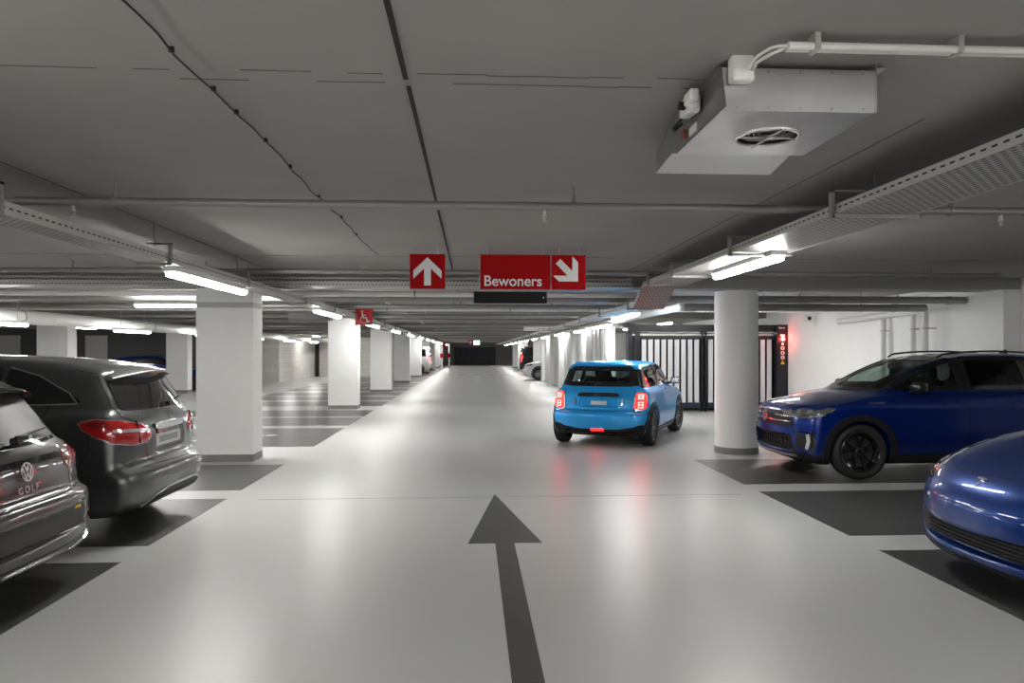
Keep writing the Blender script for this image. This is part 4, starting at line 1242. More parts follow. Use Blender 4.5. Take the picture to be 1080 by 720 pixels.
# ================================================================== SMALL LIGHT BLUE HATCHBACK (driving away)
def mini_extra(d, x, y, z, ay):
    q = smax(smax(np.abs(z-0.745)-0.075, ay-0.33, 0.03), -(x+1.74)-0.2, 0.01)
    q = smax(q, x+1.775, 0.02)
    d = smax(d, -q, 0.02)
    # step above the bumper
    return d
sp = dict(L=3.82, W=1.727, H=1.414, axles=(-1.35, 1.145), rw=0.315, tw=0.205, inset=0.004, paint=P_LBLUE,
    lower=[(-1.70,.20),(-1.845,.25),(-1.895,.36),(-1.905,.50),(-1.885,.575),(-1.835,.615),(-1.815,.74),(-1.79,.88),(-1.745,.965),(-1.66,1.0),(-1.2,1.0),(0,.985),(.80,.965),(1.15,.945),(1.50,.89),(1.78,.79),(1.885,.64),(1.91,.46),(1.88,.30),(1.72,.20),(.9,.19),(-.9,.19)],
    gh=[(-1.80,.80),(-1.75,.99),(-1.66,1.16),(-1.575,1.32),(-1.545,1.385),(-1.43,1.412),(-.9,1.432),(-.3,1.436),(.15,1.41),(.34,1.36),(.55,1.22),(.88,.98),(.95,.80)],
    gsharp=(0, 12),
    wz=[(0.1,.78),(.22,.815),(.36,.850),(.52,.8635),(.70,.855),(.85,.835),(.98,.80),(1.1,.76)], wx=[(-1.95,.965),(-1.4,.995),(-.6,1.0),(1.0,1.0),(1.5,.985),(1.95,.93)],
    gz=[(.7,.80),(.98,.745),(1.15,.695),(1.33,.635),(1.45,.60)], gx=[(-1.9,.945),(-1.3,.985),(-.3,1.0),(.5,.985),(1.0,.96)],
    cf=(.32,3), cr=(.20,3.2), gc=(.18,.15), crown=.05, kb=.10, kg=.10, kj=.03, extra=mini_extra,
    trim_z=.235, style=dict(n=10, rim=.222, w=.016, double=True, spread=.16), wm=dict(rim=mat('rim_graphite', (0.10, 0.10, 0.10), 0.3, metal=0.8)), steer=-0.10,
    arch=.062, arch_t=.014, cowl=.6,
    side_glass=[dict(poly=rounded([(-1.40,1.03),(-1.36,1.295),(-.55,1.335),(-.44,1.335),(-.44,1.03)],.03), m=C_GLASS), dict(poly=rounded([(-.36,1.03),(-.36,1.335),(.12,1.325),(.30,1.26),(.66,1.03)],.03), m=C_GLASS)],
    end_glass=[dict(name='rear_window', view=REAR, poly=rounded([(-.575,1.045),(.575,1.045),(.515,1.305),(-.515,1.305)],.05), m=C_GLASS, ring=.075), dict(name='windshield', view=FRONT, poly=rounded([(-.60,1.03),(.60,1.03),(.50,1.335),(-.50,1.335)],.05), m=C_GLASS)],
    panels=[('tailgate', REAR, [(-.62,.60),(.62,.60),(.66,.98),(.58,1.36),(-.58,1.36),(-.66,.98)]), ('door', 'side', [(-.42,.28),(.82,.28),(.82,.98),(.42,1.25),(.1,1.36),(-.42,1.36)]), ('hood', TOP, [(.9,-.6),(1.8,-.5),(1.8,.5),(.9,.6)])],
    seams=[([(-.42,1.0),(-.43,.60),(-.36,.30),(.60,.29),(.79,.45),(.80,.97)], False)],
    eseams=[(REAR, [(-.60,.96),(-.615,.72),(-.60,.615),(0,.60),(.60,.615),(.615,.72),(.60,.96)], False)])
car, B = make_car(sp, 'hatchback', 'small light blue hatchback with lit red tail lights driving up the aisle', (2.90, 13.84, 0), math.radians(64.5))
# glossy black band joining the windows at the pillars
for v in (LEFT, RIGHT):
    B.ribbon('pillar_trim', v, [(-.40, 1.0), (-.40, 1.345)], .085, C_GLOSS, car, off=0.001, thick=.005)
    B.patch('pillar_trim', v, rounded([(-1.64,1.005),(-1.53,1.33),(-1.36,1.325),(-1.41,1.005)],.015), C_GLOSS, car, off=.003, skirt=.01)
    B.ribbon('window_frame', v, [(-1.62,1.005),(.74,1.0)], .03, C_GLOSS, car, off=.001, thick=.006)
for s in (1, -1):
    v = corner(-1, s, 62)
    B.patch('pillar_trim', v, c3(v, [(-1.74,s*.56,1.01),(-1.60,s*.50,1.325),(-1.38,s*.62,1.325),(-1.42,s*.74,1.01)]), C_GLOSS, car, off=.003)
    # tail light: dark surround, red lens, bright pattern
    p = rounded([(s*.595,.61),(s*.62,.925),(s*.785,.905),(s*.80,.64)], .085, 6)
    if s < 0: p = p[::-1]
    t = B.patch('tail_light', REAR, p, C_REDL, car, off=.014, skirt=.03, dome=.012)
    B.ribbon('chrome_ring', REAR, p, .014, C_CHROME, t, closed=True, off=.006, thick=.012)
    for q in ([(.635,.80),(.655,.885),(.75,.87),(.745,.80)], [(.64,.655),(.64,.765),(.75,.765),(.755,.67)]):
        q = [(s*a, b) for a, b in q]
        bm = BM()
        z0, z1 = q[0][1], q[1][1]
        for zz in (z0+.01, (z0+z1)/2, z1-.01): B.ribbon_bm(bm, REAR, [(s*.655, zz), (s*.745, zz)], .012, off=.024, thick=.006)
        for yy in (.67, .73): B.ribbon_bm(bm, REAR, [(s*yy, z0+.01), (s*yy, z1-.01)], .011, off=.024, thick=.007)
        obj('lit_pattern', bm, C_REDW, t)
B.patch('handle_bar', REAR, rounded([(-.36,.835),(-.36,.875),(-.30,.90),(.30,.90),(.36,.875),(.36,.835)], .02), C_TRIM, car, off=.022, skirt=.04)
B.patch('number_plate', REAR, [(-.135,.70),(.135,.70),(.135,.765),(-.135,.765)], C_PLATE, car, off=.008)
B.patch('lower_bumper_trim', REAR, rounded([(-.80,.22),(-.84,.38),(-.70,.385),(-.56,.335),(.56,.335),(.70,.385),(.84,.38),(.80,.22)], .03), C_TRIM, car, off=.006)
B.patch('fog_light', REAR, rounded([(-.11,.275),(-.11,.305),(.11,.305),(.11,.275)], .012), C_REDL, car, off=.012, skirt=.02)
bm = BM(); l, _ = B.hit(REAR, .50, .28); M = Matrix.Translation((0, 0, 0))
lathe_y(bm, [(.030, -.03), (.036, -.03), (.036, .06), (.030, .06)], 20, M=Matrix.Translation((l.x-.005, .50, .275)) @ Matrix.Rotation(PI/2, 4, 'Z'), closed=True); obj('exhaust_tip', bm, C_TRIM, car, smooth='auto')
for s in (-1, 1): B.ribbon('reflector_strip', REAR, [(s*.40,.70),(s*.40,.82)], .03, C_CHROME, car, off=.002)
l, nn = B.hit(REAR, 0.0, .868)
bm = BM(); M = frameM(l+Vector((-.026, 0, 0)), (0, -1, 0), (0, 0, 1)); ring2(bm, .022, .030, M, .004); box(bm, -.075, -.03, -.006, .006, 0, .004, M); box(bm, .03, .075, -.006, .006, 0, .004, M); obj('winged_emblem', bm, C_CHROME, car)
B.ribbon('model_script', REAR, [(-.47,.775),(-.56,.785)], .014, C_CHROME, car, off=.002, thick=.003)
B.ribbon('sill_trim', RIGHT, [(-1.0,.235),(.80,.235)], .10, C_TRIM, car, off=.0, thick=.010)
B.ribbon('sill_trim', LEFT, [(-1.0,.235),(.80,.235)], .10, C_TRIM, car, off=.0, thick=.010)
for v in (LEFT, RIGHT): B.ribbon('door_handle', v, [(-.30,.905),(-.14,.91)], .028, C_CHROME, car, off=.006, thick=.018)
for v in (RIGHT, LEFT): B.ribbon('side_scuttle', v, [(.86,.83),(1.02,.80)], .035, C_CHROME, car, off=.0, thick=.006)
mirror_part(car, B, .56, 'right', 1.02, .20, C_GLOSS, C_CHROME, P_BLACK); mirror_part(car, B, .56, 'left', 1.02, .20, C_GLOSS, C_CHROME, P_BLACK)
bm = BM(); tube(bm, [(-1.60,-.02,1.055),(-1.68,.10,1.075),(-1.66,.42,1.075)], .010, 6); cyl(bm, (-1.72,-.02,1.04), (-1.60,-.02,1.06), .022, 10)
o = obj('wiper', bm, C_TRIM, car, smooth='auto')
o.location.x = -0.05
B.ribbon('roof_spoiler_edge', REAR, [(-.50,1.375),(.50,1.375)], .03, P_LBLUE, car, off=.0, thick=.03)
bm = BM(); cyl(bm, (-1.25, 0, 1.41), (-1.42, 0, 1.54), .006, 6, .003); cyl(bm, (-1.24, 0, 1.40), (-1.26, 0, 1.43), .018, 8); obj('antenna', bm, C_TRIM, car)
seats(car, C_SEAT, .10, -.75, .34, .48, 1.24, 2)
steering(car, C_SEAT, .45, .34, .92)
bm = BM(); rbox(bm, (.68, 0, .86), (.32, 1.3, .18), .06); obj('dashboard', bm, C_LINE, car, smooth=True)
bm = BM(); rbox(bm, (.42, 0, 1.28), (.03, .20, .06), .015); obj('rear_view_mirror', bm, C_SEAT, car)
for s in (-1, 1):
    v = FRONT; p = [(s*.62+.13*math.cos(a), .72+.14*math.sin(a)) for a in np.linspace(0, 2*PI, 25)[:-1]]
    B.patch('headlight', v, p, C_LAMPS, car, off=.008)
B.patch('grille', FRONT, rounded([(-.40,.32),(-.46,.55),(-.30,.68),(.30,.68),(.46,.55),(.40,.32)], .05), C_TRIM, car, off=.006)

# ================================================================== DEEP BLUE COMPACT SUV (right)
def troc_extra(d, x, y, z, ay):
    q = smax(smax(np.abs(z-0.43)-0.10, ay-(0.50+0.3*(0.5-z)), 0.03), 2.02-x-0.10*ay, 0.02)
    d = smax(d, -q*0.9, 0.02)
    return d
sp = dict(L=4.236, W=1.819, H=1.573, axles=(-1.302, 1.288), rw=.345, tw=.225, inset=.010, paint=P_DBLUE,
    lower=[(1.86,.20),(2.03,.235),(2.10,.33),(2.118,.48),(2.112,.60),(2.095,.76),(2.05,.86),(1.95,.915),(1.6,.99),(1.25,1.05),(.95,1.085),(.4,1.09),(-.6,1.11),(-1.5,1.13),(-1.85,1.10),(-2.0,.98),(-2.04,.80),(-2.10,.66),(-2.118,.46),(-2.04,.27),(-1.8,.21),(-.9,.21),(.9,.21)],
    gh=[(1.28,.85),(1.17,1.02),(.85,1.20),(.50,1.375),(.20,1.485),(-.10,1.545),(-.60,1.575),(-1.1,1.565),(-1.5,1.52),(-1.72,1.46),(-1.86,1.20),(-1.95,1.0),(-1.95,.85)], gsharp=(0, 12),
    wz=[(0.1,.80),(.25,.86),(.45,.90),(.62,.9095),(.80,.902),(.90,.905),(.98,.885),(1.10,.84),(1.2,.80)], wx=[(-2.15,.95),(-1.5,.99),(-.6,.992),(.9,.992),(1.4,1.0),(2.15,.945)],
    gz=[(.8,.84),(1.08,.795),(1.25,.735),(1.45,.655),(1.6,.60)], gx=[(-2.0,.93),(-1.2,.985),(0,1.0),(.7,.99),(1.3,.955)],
    cf=(.36,2.8), cr=(.18,3.2), gc=(.20,.13), crown=.05, kb=.07, kg=.09, kj=.022, extra=troc_extra,
    style=dict(n=5, rim=.250, w=.024, double=True, spread=.30, rot=.35), arch=.075, arch_t=.016, trim_z=.30, cowl=1.0,
    side_glass=[dict(poly=rounded([(-.06,1.135),(-.02,1.49),(.10,1.455),(.34,1.375),(.80,1.135)],.03), m=C_GLASS), dict(poly=rounded([(-.98,1.15),(-.92,1.505),(-.16,1.505),(-.18,1.135)],.03), m=C_GLASST), dict(poly=rounded([(-1.62,1.21),(-1.10,1.47),(-1.06,1.48),(-1.08,1.16)],.03), m=C_GLASSP, cut=False)],
    end_glass=[dict(name='windshield', view=FRONT, poly=rounded([(-.69,1.10),(.69,1.10),(.55,1.50),(-.55,1.50)],.06), m=C_GLASS, ring=.04), dict(name='rear_window', view=REAR, poly=rounded([(-.58,1.16),(.58,1.16),(.48,1.42),(-.48,1.42)],.06), m=C_GLASSP, cut=False)],
    panels=[('front_door', 'side', [(-.10,.32),(.86,.32),(.95,1.0),(.80,1.12),(.3,1.42),(0,1.53),(-.10,1.53)]), ('rear_door', 'side', [(-1.0,.75),(-.8,.32),(-.10,.32),(-.10,1.53),(-1.0,1.53)]), ('hood', TOP, [(.95,-.70),(1.5,-.74),(2.0,-.55),(2.04,0),(2.0,.55),(1.5,.74),(.95,.70)]), ('tailgate', REAR, [(-.62,.62),(.62,.62),(.66,1.1),(.5,1.48),(-.5,1.48),(-.66,1.1)])],
    seams=[([(-.10,1.12),(-.12,.6),(-.06,.33),(.72,.33),(.86,.55),(.88,1.08)], False), ([(-.12,.45),(-.10,.33),(-.78,.33),(-.98,.72),(-1.05,1.12)], False)],
    eseams=[(TOP, [(.98,.765),(1.4,.755),(1.75,.68),(1.93,.50),(1.985,0),(1.93,-.50),(1.75,-.68),(1.4,-.755),(.98,-.765)], False)])
car, B = make_car(sp, 'compact_suv', 'deep blue compact SUV parked nose out beside the round column, black wheels', (6.12, 9.72, 0), PI)
for v in (LEFT, RIGHT):
    B.patch('pillar_trim', v, rounded([(-.19,1.12),(-.17,1.52),(-.01,1.505),(-.04,1.12)],.01), C_GLOSS, car, off=.003, skirt=.01)
    B.patch('pillar_trim', v, rounded([(-1.09,1.14),(-1.05,1.49),(-.91,1.515),(-.97,1.14)],.01), C_GLOSS, car, off=.003, skirt=.01)
    B.ribbon('pillar_trim', v, [(.93,1.105),(.60,1.275),(.36,1.40),(.12,1.485),(-.12,1.525),(-.9,1.54),(-1.3,1.50)], .062, P_BLACK, car, off=.002, thick=.006, smooth='auto')
    B.ribbon('belt_trim', v, [(.92,1.108),(-1.3,1.13)], .020, C_GLOSS, car, off=.001, thick=.008)
    for x in (.02, -.86):
        t = B.ribbon('door_handle', v, [(x,.955),(x+.17,.952)], .030, P_DBLUE, car, off=.012, thick=.022, smooth='auto')
    B.ribbon('side_badge', v, [(.98,.96),(1.19,.955)], .016, C_CHROME, car, off=.0, thick=.005)
    B.ribbon('sill_trim', v, [(-.90,.275),(.88,.275)], .09, C_TRIM, car, off=.0, thick=.014)
    B.ribbon('waist_crease', v, [(-1.6,.985),(-.4,.975),(.95,.965)], .012, P_DBLUE, car, off=.0, thick=.006, smooth='auto')
bm = BM()
for s in (1, -1):
    tube(bm, catmull([(.10,s*.555,1.52),(.0,s*.56,1.565),(-.5,s*.57,1.60),(-1.1,s*.56,1.585),(-1.45,s*.54,1.53),(-1.5,s*.535,1.50)], False, 5), .013, 8)
obj('roof_rails', bm, C_GLOSS, car, smooth='auto')
bm = BM(); prism(bm, [(-1.28,1.55),(-1.12,1.555),(-1.24,1.625),(-1.265,1.62)], frameM(Vector((0, .012, 0)), (1, 0, 0), (0, 0, 1)), .024); obj('antenna', bm, C_GLOSS, car)
B.patch('roof_panel', TOP, rounded([(.10,-.50),(.10,.50),(-1.5,.48),(-1.5,-.48)],.05), P_BLACK, car, off=.002, skirt=.0, step=.08)
for s in (1, -1):
    v = corner(1, s, 58)
    pts = [(2.10,s*.34,.755),(2.04,s*.34,.845),(1.90,s*.62,.872),(1.66,s*.84,.895),(1.58,s*.87,.885),(1.70,s*.86,.800),(1.86,s*.80,.752)]
    t = B.patch('headlight', v, c3(v, pts), C_LAMP, car, off=.006, skirt=.02)
    q = [(2.07,s*.40,.785),(1.98,s*.60,.79),(1.84,s*.78,.797)]
    B.ribbon('light_strip', v, c3(v, q), 0.020, C_CHROME, t, off=.008, thick=.006)
    B.ribbon('light_strip', v, c3(v, [(2.09,s*.36,.762),(1.88,s*.79,.762),(1.70,s*.86,.81),(1.60,s*.868,.878)]), .012, C_CHROME, t, off=.008, thick=.006)
    for (a, b_, c_) in ((2.02,.50,.822), (1.955,.62,.828), (1.86,.74,.838)):
        B.patch('projector_lens', v, [(v.uv((a, s*b_, c_))[0]+.034*math.cos(k), c_+.026*math.sin(k)) for k in np.linspace(0, 2*PI, 17)[:-1]], C_LAMPS, t, off=.010, skirt=.004)
    # bumper corner intake with silver light blade
    v2 = corner(1, s, 62)
    iv = B.patch('side_intake', v2, rounded(c3(v2, [(2.0,s*.62,.37),(1.98,s*.62,.555),(1.88,s*.86,.555),(1.88,s*.84,.38)]), .03), C_TRIM, car, off=.004, skirt=.0)
    B.ribbon('daytime_light', v2, c3(v2, [(1.93,s*.80,.56),(1.925,s*.815,.47),(1.945,s*.79,.38)]), .040, C_CLEAR, iv, off=.02, thick=.012)
    B.ribbon('intake_surround', v2, c3(v2, [(2.02,s*.58,.58),(1.90,s*.86,.585),(1.885,s*.87,.46),(1.91,s*.84,.345),(2.03,s*.56,.335)]), .022, C_GLOSS, car, off=.0, thick=.012)
g = B.patch('grille', FRONT, rounded([(-.60,.665),(-.50,.62),(.50,.62),(.60,.665),(.52,.80),(.40,.83),(-.40,.83),(-.52,.80)],.03), C_TRIM, car, off=.004)
for z, w in ((.818, .50), (.765, .53), (.70, .54)):
    B.ribbon('grille_bar', FRONT, [(-w,z),(w,z)], .014, C_CHROME, g, off=.006, thick=.010)
l, nn = B.hit(FRONT, 0, .74)
emblem_vw(.075, frameM(l+Vector((.048, 0, 0)), (0, 1, 0), (-.1, 0, 1)), C_LAMPS, g)
iv = B.patch('lower_intake', FRONT, rounded([(-.62,.30),(-.55,.545),(.55,.545),(.62,.30)],.04), C_TRIM, car, off=.004)
bm = BM()
for z in (.35, .42, .49): B.ribbon_bm(bm, FRONT, [(-.58,z),(.58,z)], .012, off=.006, thick=.012)
for k in np.linspace(-.52, .52, 12): B.ribbon_bm(bm, FRONT, [(k,.31),(k,.54)], .010, off=.006, thick=.010)
obj('intake_grid', bm, C_TRIM, iv)
B.ribbon('bumper_blade', FRONT, [(-.62,.275),(.62,.275)], .022, C_SATIN, car, off=.004, thick=.014)
for s in (1, -1):
    B.patch('tail_light', REAR, rounded([(s*.42,.88),(s*.42,1.02),(s*.84,1.03),(s*.85,.90)][::s],.02), C_REDR, car, off=.006)
mirror_part(car, B, .60, 'left', 1.12, .21, C_GLOSS, C_CHROME, P_BLACK); mirror_part(car, B, .60, 'right', 1.10, .20, C_GLOSS, C_CHROME, P_BLACK)
seats(car, C_SEAT, -.15, -.98, .36, .60, 1.38, 3)
steering(car, C_SEAT, .33, .36, 1.03)
bm = BM(); rbox(bm, (.72, 0, 1.0), (.55, 1.42, .17), .06); obj('dashboard', bm, C_LINE, car, smooth=True)
bm = BM(); rbox(bm, (.36, 0, 1.40), (.03, .23, .07), .018); obj('rear_view_mirror', bm, C_SEAT, car)

# ================================================================== GREY COMPACT MPV (left, rear to the aisle)
def bclass_extra(d, x, y, z, ay):
    q = smax(smax(np.abs(z-0.80)-0.10, ay-0.30, 0.03), x+2.035, 0.02)
    d = smax(d, -q, 0.02)
    return d
sp = dict(L=4.359, W=1.786, H=1.557, axles=(-1.36, 1.339), rw=.325, tw=.215, inset=.02, paint=P_GREY,
    lower=[(-1.78,.20),(-2.06,.245),(-2.15,.33),(-2.18,.47),(-2.172,.56),(-2.12,.615),(-2.075,.66),(-2.07,.80),(-2.055,.93),(-2.02,1.03),(-1.94,1.10),(-1.6,1.12),(-.6,1.08),(.6,1.03),(1.2,1.0),(1.7,.92),(2.02,.78),(2.13,.60),(2.18,.45),(2.12,.28),(1.9,.20),(.9,.19),(-.9,.19)],
    gh=[(-2.04,.90),(-2.01,1.06),(-1.94,1.20),(-1.835,1.36),(-1.80,1.435),(-1.70,1.475),(-1.3,1.53),(-.7,1.565),(-.1,1.565),(.35,1.51),(.70,1.38),(1.10,1.17),(1.38,1.0),(1.4,.85)], gsharp=(0, 13),
    wz=[(0.1,.79),(.25,.845),(.45,.885),(.60,.893),(.85,.885),(1.0,.868),(1.12,.835),(1.2,.80)], wx=[(-2.2,.955),(-1.6,.985),(-.6,1.0),(1.0,1.0),(1.6,.98),(2.2,.92)],
    gz=[(.8,.855),(1.1,.800),(1.3,.735),(1.46,.665),(1.6,.60)], gx=[(-2.1,.93),(-1.5,.97),(-.5,1.0),(.8,.99),(1.4,.95)],
    cf=(.34,3), cr=(.20,3.4), gc=(.18,.17), crown=.05, kb=.08, kg=.10, kj=.04, extra=bclass_extra,
    style=dict(n=5, rim=.225, w=.034, double=True, spread=.2), wm=dict(rim=C_RIMG), lining=False,
    side_glass=[dict(poly=rounded([(-1.62,1.165),(-1.52,1.235),(-1.25,1.375),(-1.0,1.44),(-.98,1.16)],.03), m=C_GLASSP, cut=False, ring=.025), dict(poly=rounded([(-.93,1.155),(-.93,1.455),(-.10,1.475),(-.08,1.13)],.03), m=C_GLASSP, cut=False, ring=.025), dict(poly=rounded([(-.02,1.13),(-.04,1.475),(.25,1.44),(.55,1.34),(.95,1.11)],.03), m=C_GLASSP, cut=False, ring=.025)],
    end_glass=[dict(name='rear_window', view=REAR, poly=rounded([(-.66,1.10),(-.30,1.085),(.30,1.085),(.66,1.10),(.575,1.395),(-.575,1.395)],.05), m=C_GLASSP, cut=False, ring=.018), dict(name='windshield', view=FRONT, poly=rounded([(-.66,1.05),(.66,1.05),(.52,1.48),(-.52,1.48)],.06), m=C_GLASSP, cut=False)],
    panels=[('tailgate', REAR, [(-.60,.60),(.60,.60),(.66,.80),(.70,1.08),(.60,1.45),(-.60,1.45),(-.70,1.08),(-.66,.80)]), ('rear_door', 'side', [(-1.35,.9),(-1.0,.75),(-.85,.30),(-.06,.30),(-.06,1.50),(-1.2,1.42),(-1.45,1.2)]), ('front_door', 'side', [(-.06,.30),(.98,.30),(1.02,1.05),(.5,1.38),(-.06,1.50)])],
    seams=[([(-.06,1.13),(-.06,.32),(.85,.32),(.98,.6),(1.0,1.05)], False), ([(-.06,.32),(-.80,.32),(-.98,.70),(-1.30,.95),(-1.40,1.18)], False), ([(-1.73,.98),(-1.74,.80),(-1.68,.66)], False)],
    eseams=[(REAR, [(.705,1.14),(.69,1.04),(.56,.98),(.50,.80),(.47,.66),(.38,.605),(0,.595),(-.38,.605),(-.47,.66),(-.50,.80),(-.56,.98),(-.69,1.04),(-.705,1.14)], False), (REAR, [(.705,1.14),(.655,1.33),(.63,1.44)], False), (REAR, [(-.705,1.14),(-.655,1.33),(-.63,1.44)], False)])
car, B = make_car(sp, 'compact_mpv', 'dark grey family hatchback with big red tail light, parked before the first square column', (-4.93, 7.12, 0), PI)
for s in (1, -1):
    v = corner(-1, s, 48)
    pts = [(-1.68,s*.875,1.000),(-1.71,s*.872,.945),(-1.80,s*.87,.885),(-1.93,s*.84,.825),(-2.04,s*.70,.795),(-2.07,s*.50,.80),(-2.07,s*.43,.845),(-2.06,s*.44,.90),(-2.04,s*.56,.965),(-1.97,s*.78,1.010),(-1.82,s*.86,1.028)]
    p = c3(v, pts); p = p if s > 0 else p
    t = B.patch('tail_light', v, rounded(p, .02), C_REDR, car, off=.010, skirt=.03, dome=.010)
    B.ribbon('chrome_ring', v, p, .010, C_SATIN, t, closed=True, off=.001, thick=.008)
    B.ribbon('clear_strip', v, c3(v, [(-1.93,s*.84,.925),(-2.06,s*.48,.905)]), .026, C_CLEAR, t, off=.018, thick=.008)
    B.patch('dark_segment', v, rounded(c3(v, [(-1.72,s*.87,.985),(-1.84,s*.86,.95),(-1.90,s*.84,.965),(-1.88,s*.85,1.010),(-1.80,s*.865,1.012)]), .01), C_REDD, t, off=.021, skirt=.003)
    B.ribbon('gap_line', v, c3(v, [(-2.03,s*.62,.99),(-2.045,s*.60,.80)]), .006, C_GAP, t, off=.020, thick=.004)
# roof spoiler with high brake light
bm = BM()
rows = []
for yy in np.linspace(-.60, .60, 25):
    t_ = abs(yy)/.60; xo = .13*t_**2.2; zo = -.055*t_**2
    rows.append([Vector((-1.70+xo, yy, 1.478+zo)), Vector((-1.93+xo, yy, 1.435+zo)), Vector((-1.945+xo, yy, 1.422+zo)), Vector((-1.93+xo, yy, 1.405+zo)), Vector((-1.72+xo, yy, 1.42+zo))])
rg = [[bm.verts.new(p) for p in r] for r in rows]
for A, C in zip(rg, rg[1:]):
    for i in range(5):
        j = (i+1) % 5; bm.faces.new((A[i], A[j], C[j], C[i]))
bm.faces.new(rg[0]); bm.faces.new(rg[-1][::-1])
spo = obj('roof_spoiler', bm, P_GREY, car, smooth='auto')
bm = BM(); box(bm, -1.938, -1.925, -.15, .15, 1.398, 1.412); obj('high_brake_light', bm, C_REDD, spo)
B.ribbon('chrome_handle', REAR, [(-.335,.925),(.335,.925)], .042, C_CHROME, car, off=.004, thick=.016)
pl = B.patch('number_plate', REAR, [(-.27,.735),(.27,.735),(.27,.845),(-.27,.845)], C_PLATE, car, off=.012)
B.ribbon('plate_characters', REAR, [(-.20,.79),(.22,.79)], .055, mat('plate_blur_grey', (0.33, 0.34, 0.36), 0.5), pl, off=.013, thick=.003)
B.ribbon('plate_sticker', REAR, [(.13,.865),(.24,.865)], .035, C_REDR, pl, off=.012, thick=.003)
l, nn = B.hit(REAR, 0, 1.0)
emblem_star(.052, frameM(l+Vector((-.024, 0, 0)), (0, -1, 0), (.25, 0, 1)), C_CHROME, car)
l, nn = B.hit(REAR, .48, 1.035)
text_mesh('model_lettering', 'B 220', .055, .002, C_CHROME, car, frameM(l+Vector((-.016, -.0, 0)), (.12, -1, 0), (.25, 0, 1)))
bm = BM(); cyl(bm, (-2.02, 0, 1.105), (-2.06, 0, 1.115), .025, 12); tube(bm, [(-2.055,0,1.115),(-2.04,-.10,1.135),(-2.005,-.38,1.165)], .009, 6); obj('wiper', bm, C_TRIM, car, smooth='auto')
bm = BM(); l0, _ = B.hit(REAR, .3, .57)
B.ribbon('bumper_crease', REAR, [(-.70,.475),(.70,.475)], .010, P_GREY, car, off=.0, thick=.006, smooth='auto')
B.patch('lower_diffuser', REAR, rounded([(-.62,.225),(-.50,.33),(-.30,.37),(.30,.37),(.50,.33),(.62,.225)],.03), C_TRIM, car, off=.005)
B.ribbon('diffuser_edge', REAR, [(-.60,.245),(-.50,.34),(-.30,.38),(.30,.38),(.50,.34),(.60,.245)], .018, C_SATIN, car, off=.002, thick=.008)
p = [(-1.42+.085*math.cos(a), .865+.085*math.sin(a)) for a in np.linspace(0, 2*PI, 33)[:-1]]
B.ribbon('fuel_flap', RIGHT, p, .006, C_GAP, car, closed=True, off=.0, thick=.0012); B.ribbon('fuel_flap', LEFT, p, .006, C_GAP, car, closed=True, off=.0, thick=.0012)
for v in (LEFT, RIGHT):
    B.ribbon('window_chrome', v, [(.95,1.095),(-.9,1.14),(-1.60,1.155),(-1.52,1.245),(-1.25,1.39),(-1.0,1.46)], .010, C_SATIN, car, off=.002, thick=.006)
    for x in (.02, -.80): B.ribbon('door_handle', v, [(x,.99),(x+.18,.985)], .030, C_SATIN, car, off=.012, thick=.02, smooth='auto')
mirror_part(car, B, .78, 'left', 1.13, .20, C_TRIM, C_CHROME, P_GREY); mirror_part(car, B, .78, 'right', 1.13, .20, C_TRIM, C_CHROME, P_GREY)
for s in (1, -1):
    v = corner(1, s, 50); B.patch('headlight', v, rounded(c3(v, [(2.02,s*.50,.66),(1.92,s*.52,.80),(1.60,s*.82,.90),(1.68,s*.84,.74)]),.03), C_LAMP, car, off=.006)
B.patch('grille', FRONT, rounded([(-.38,.58),(.38,.58),(.42,.76),(-.42,.76)],.03), C_TRIM, car, off=.005)

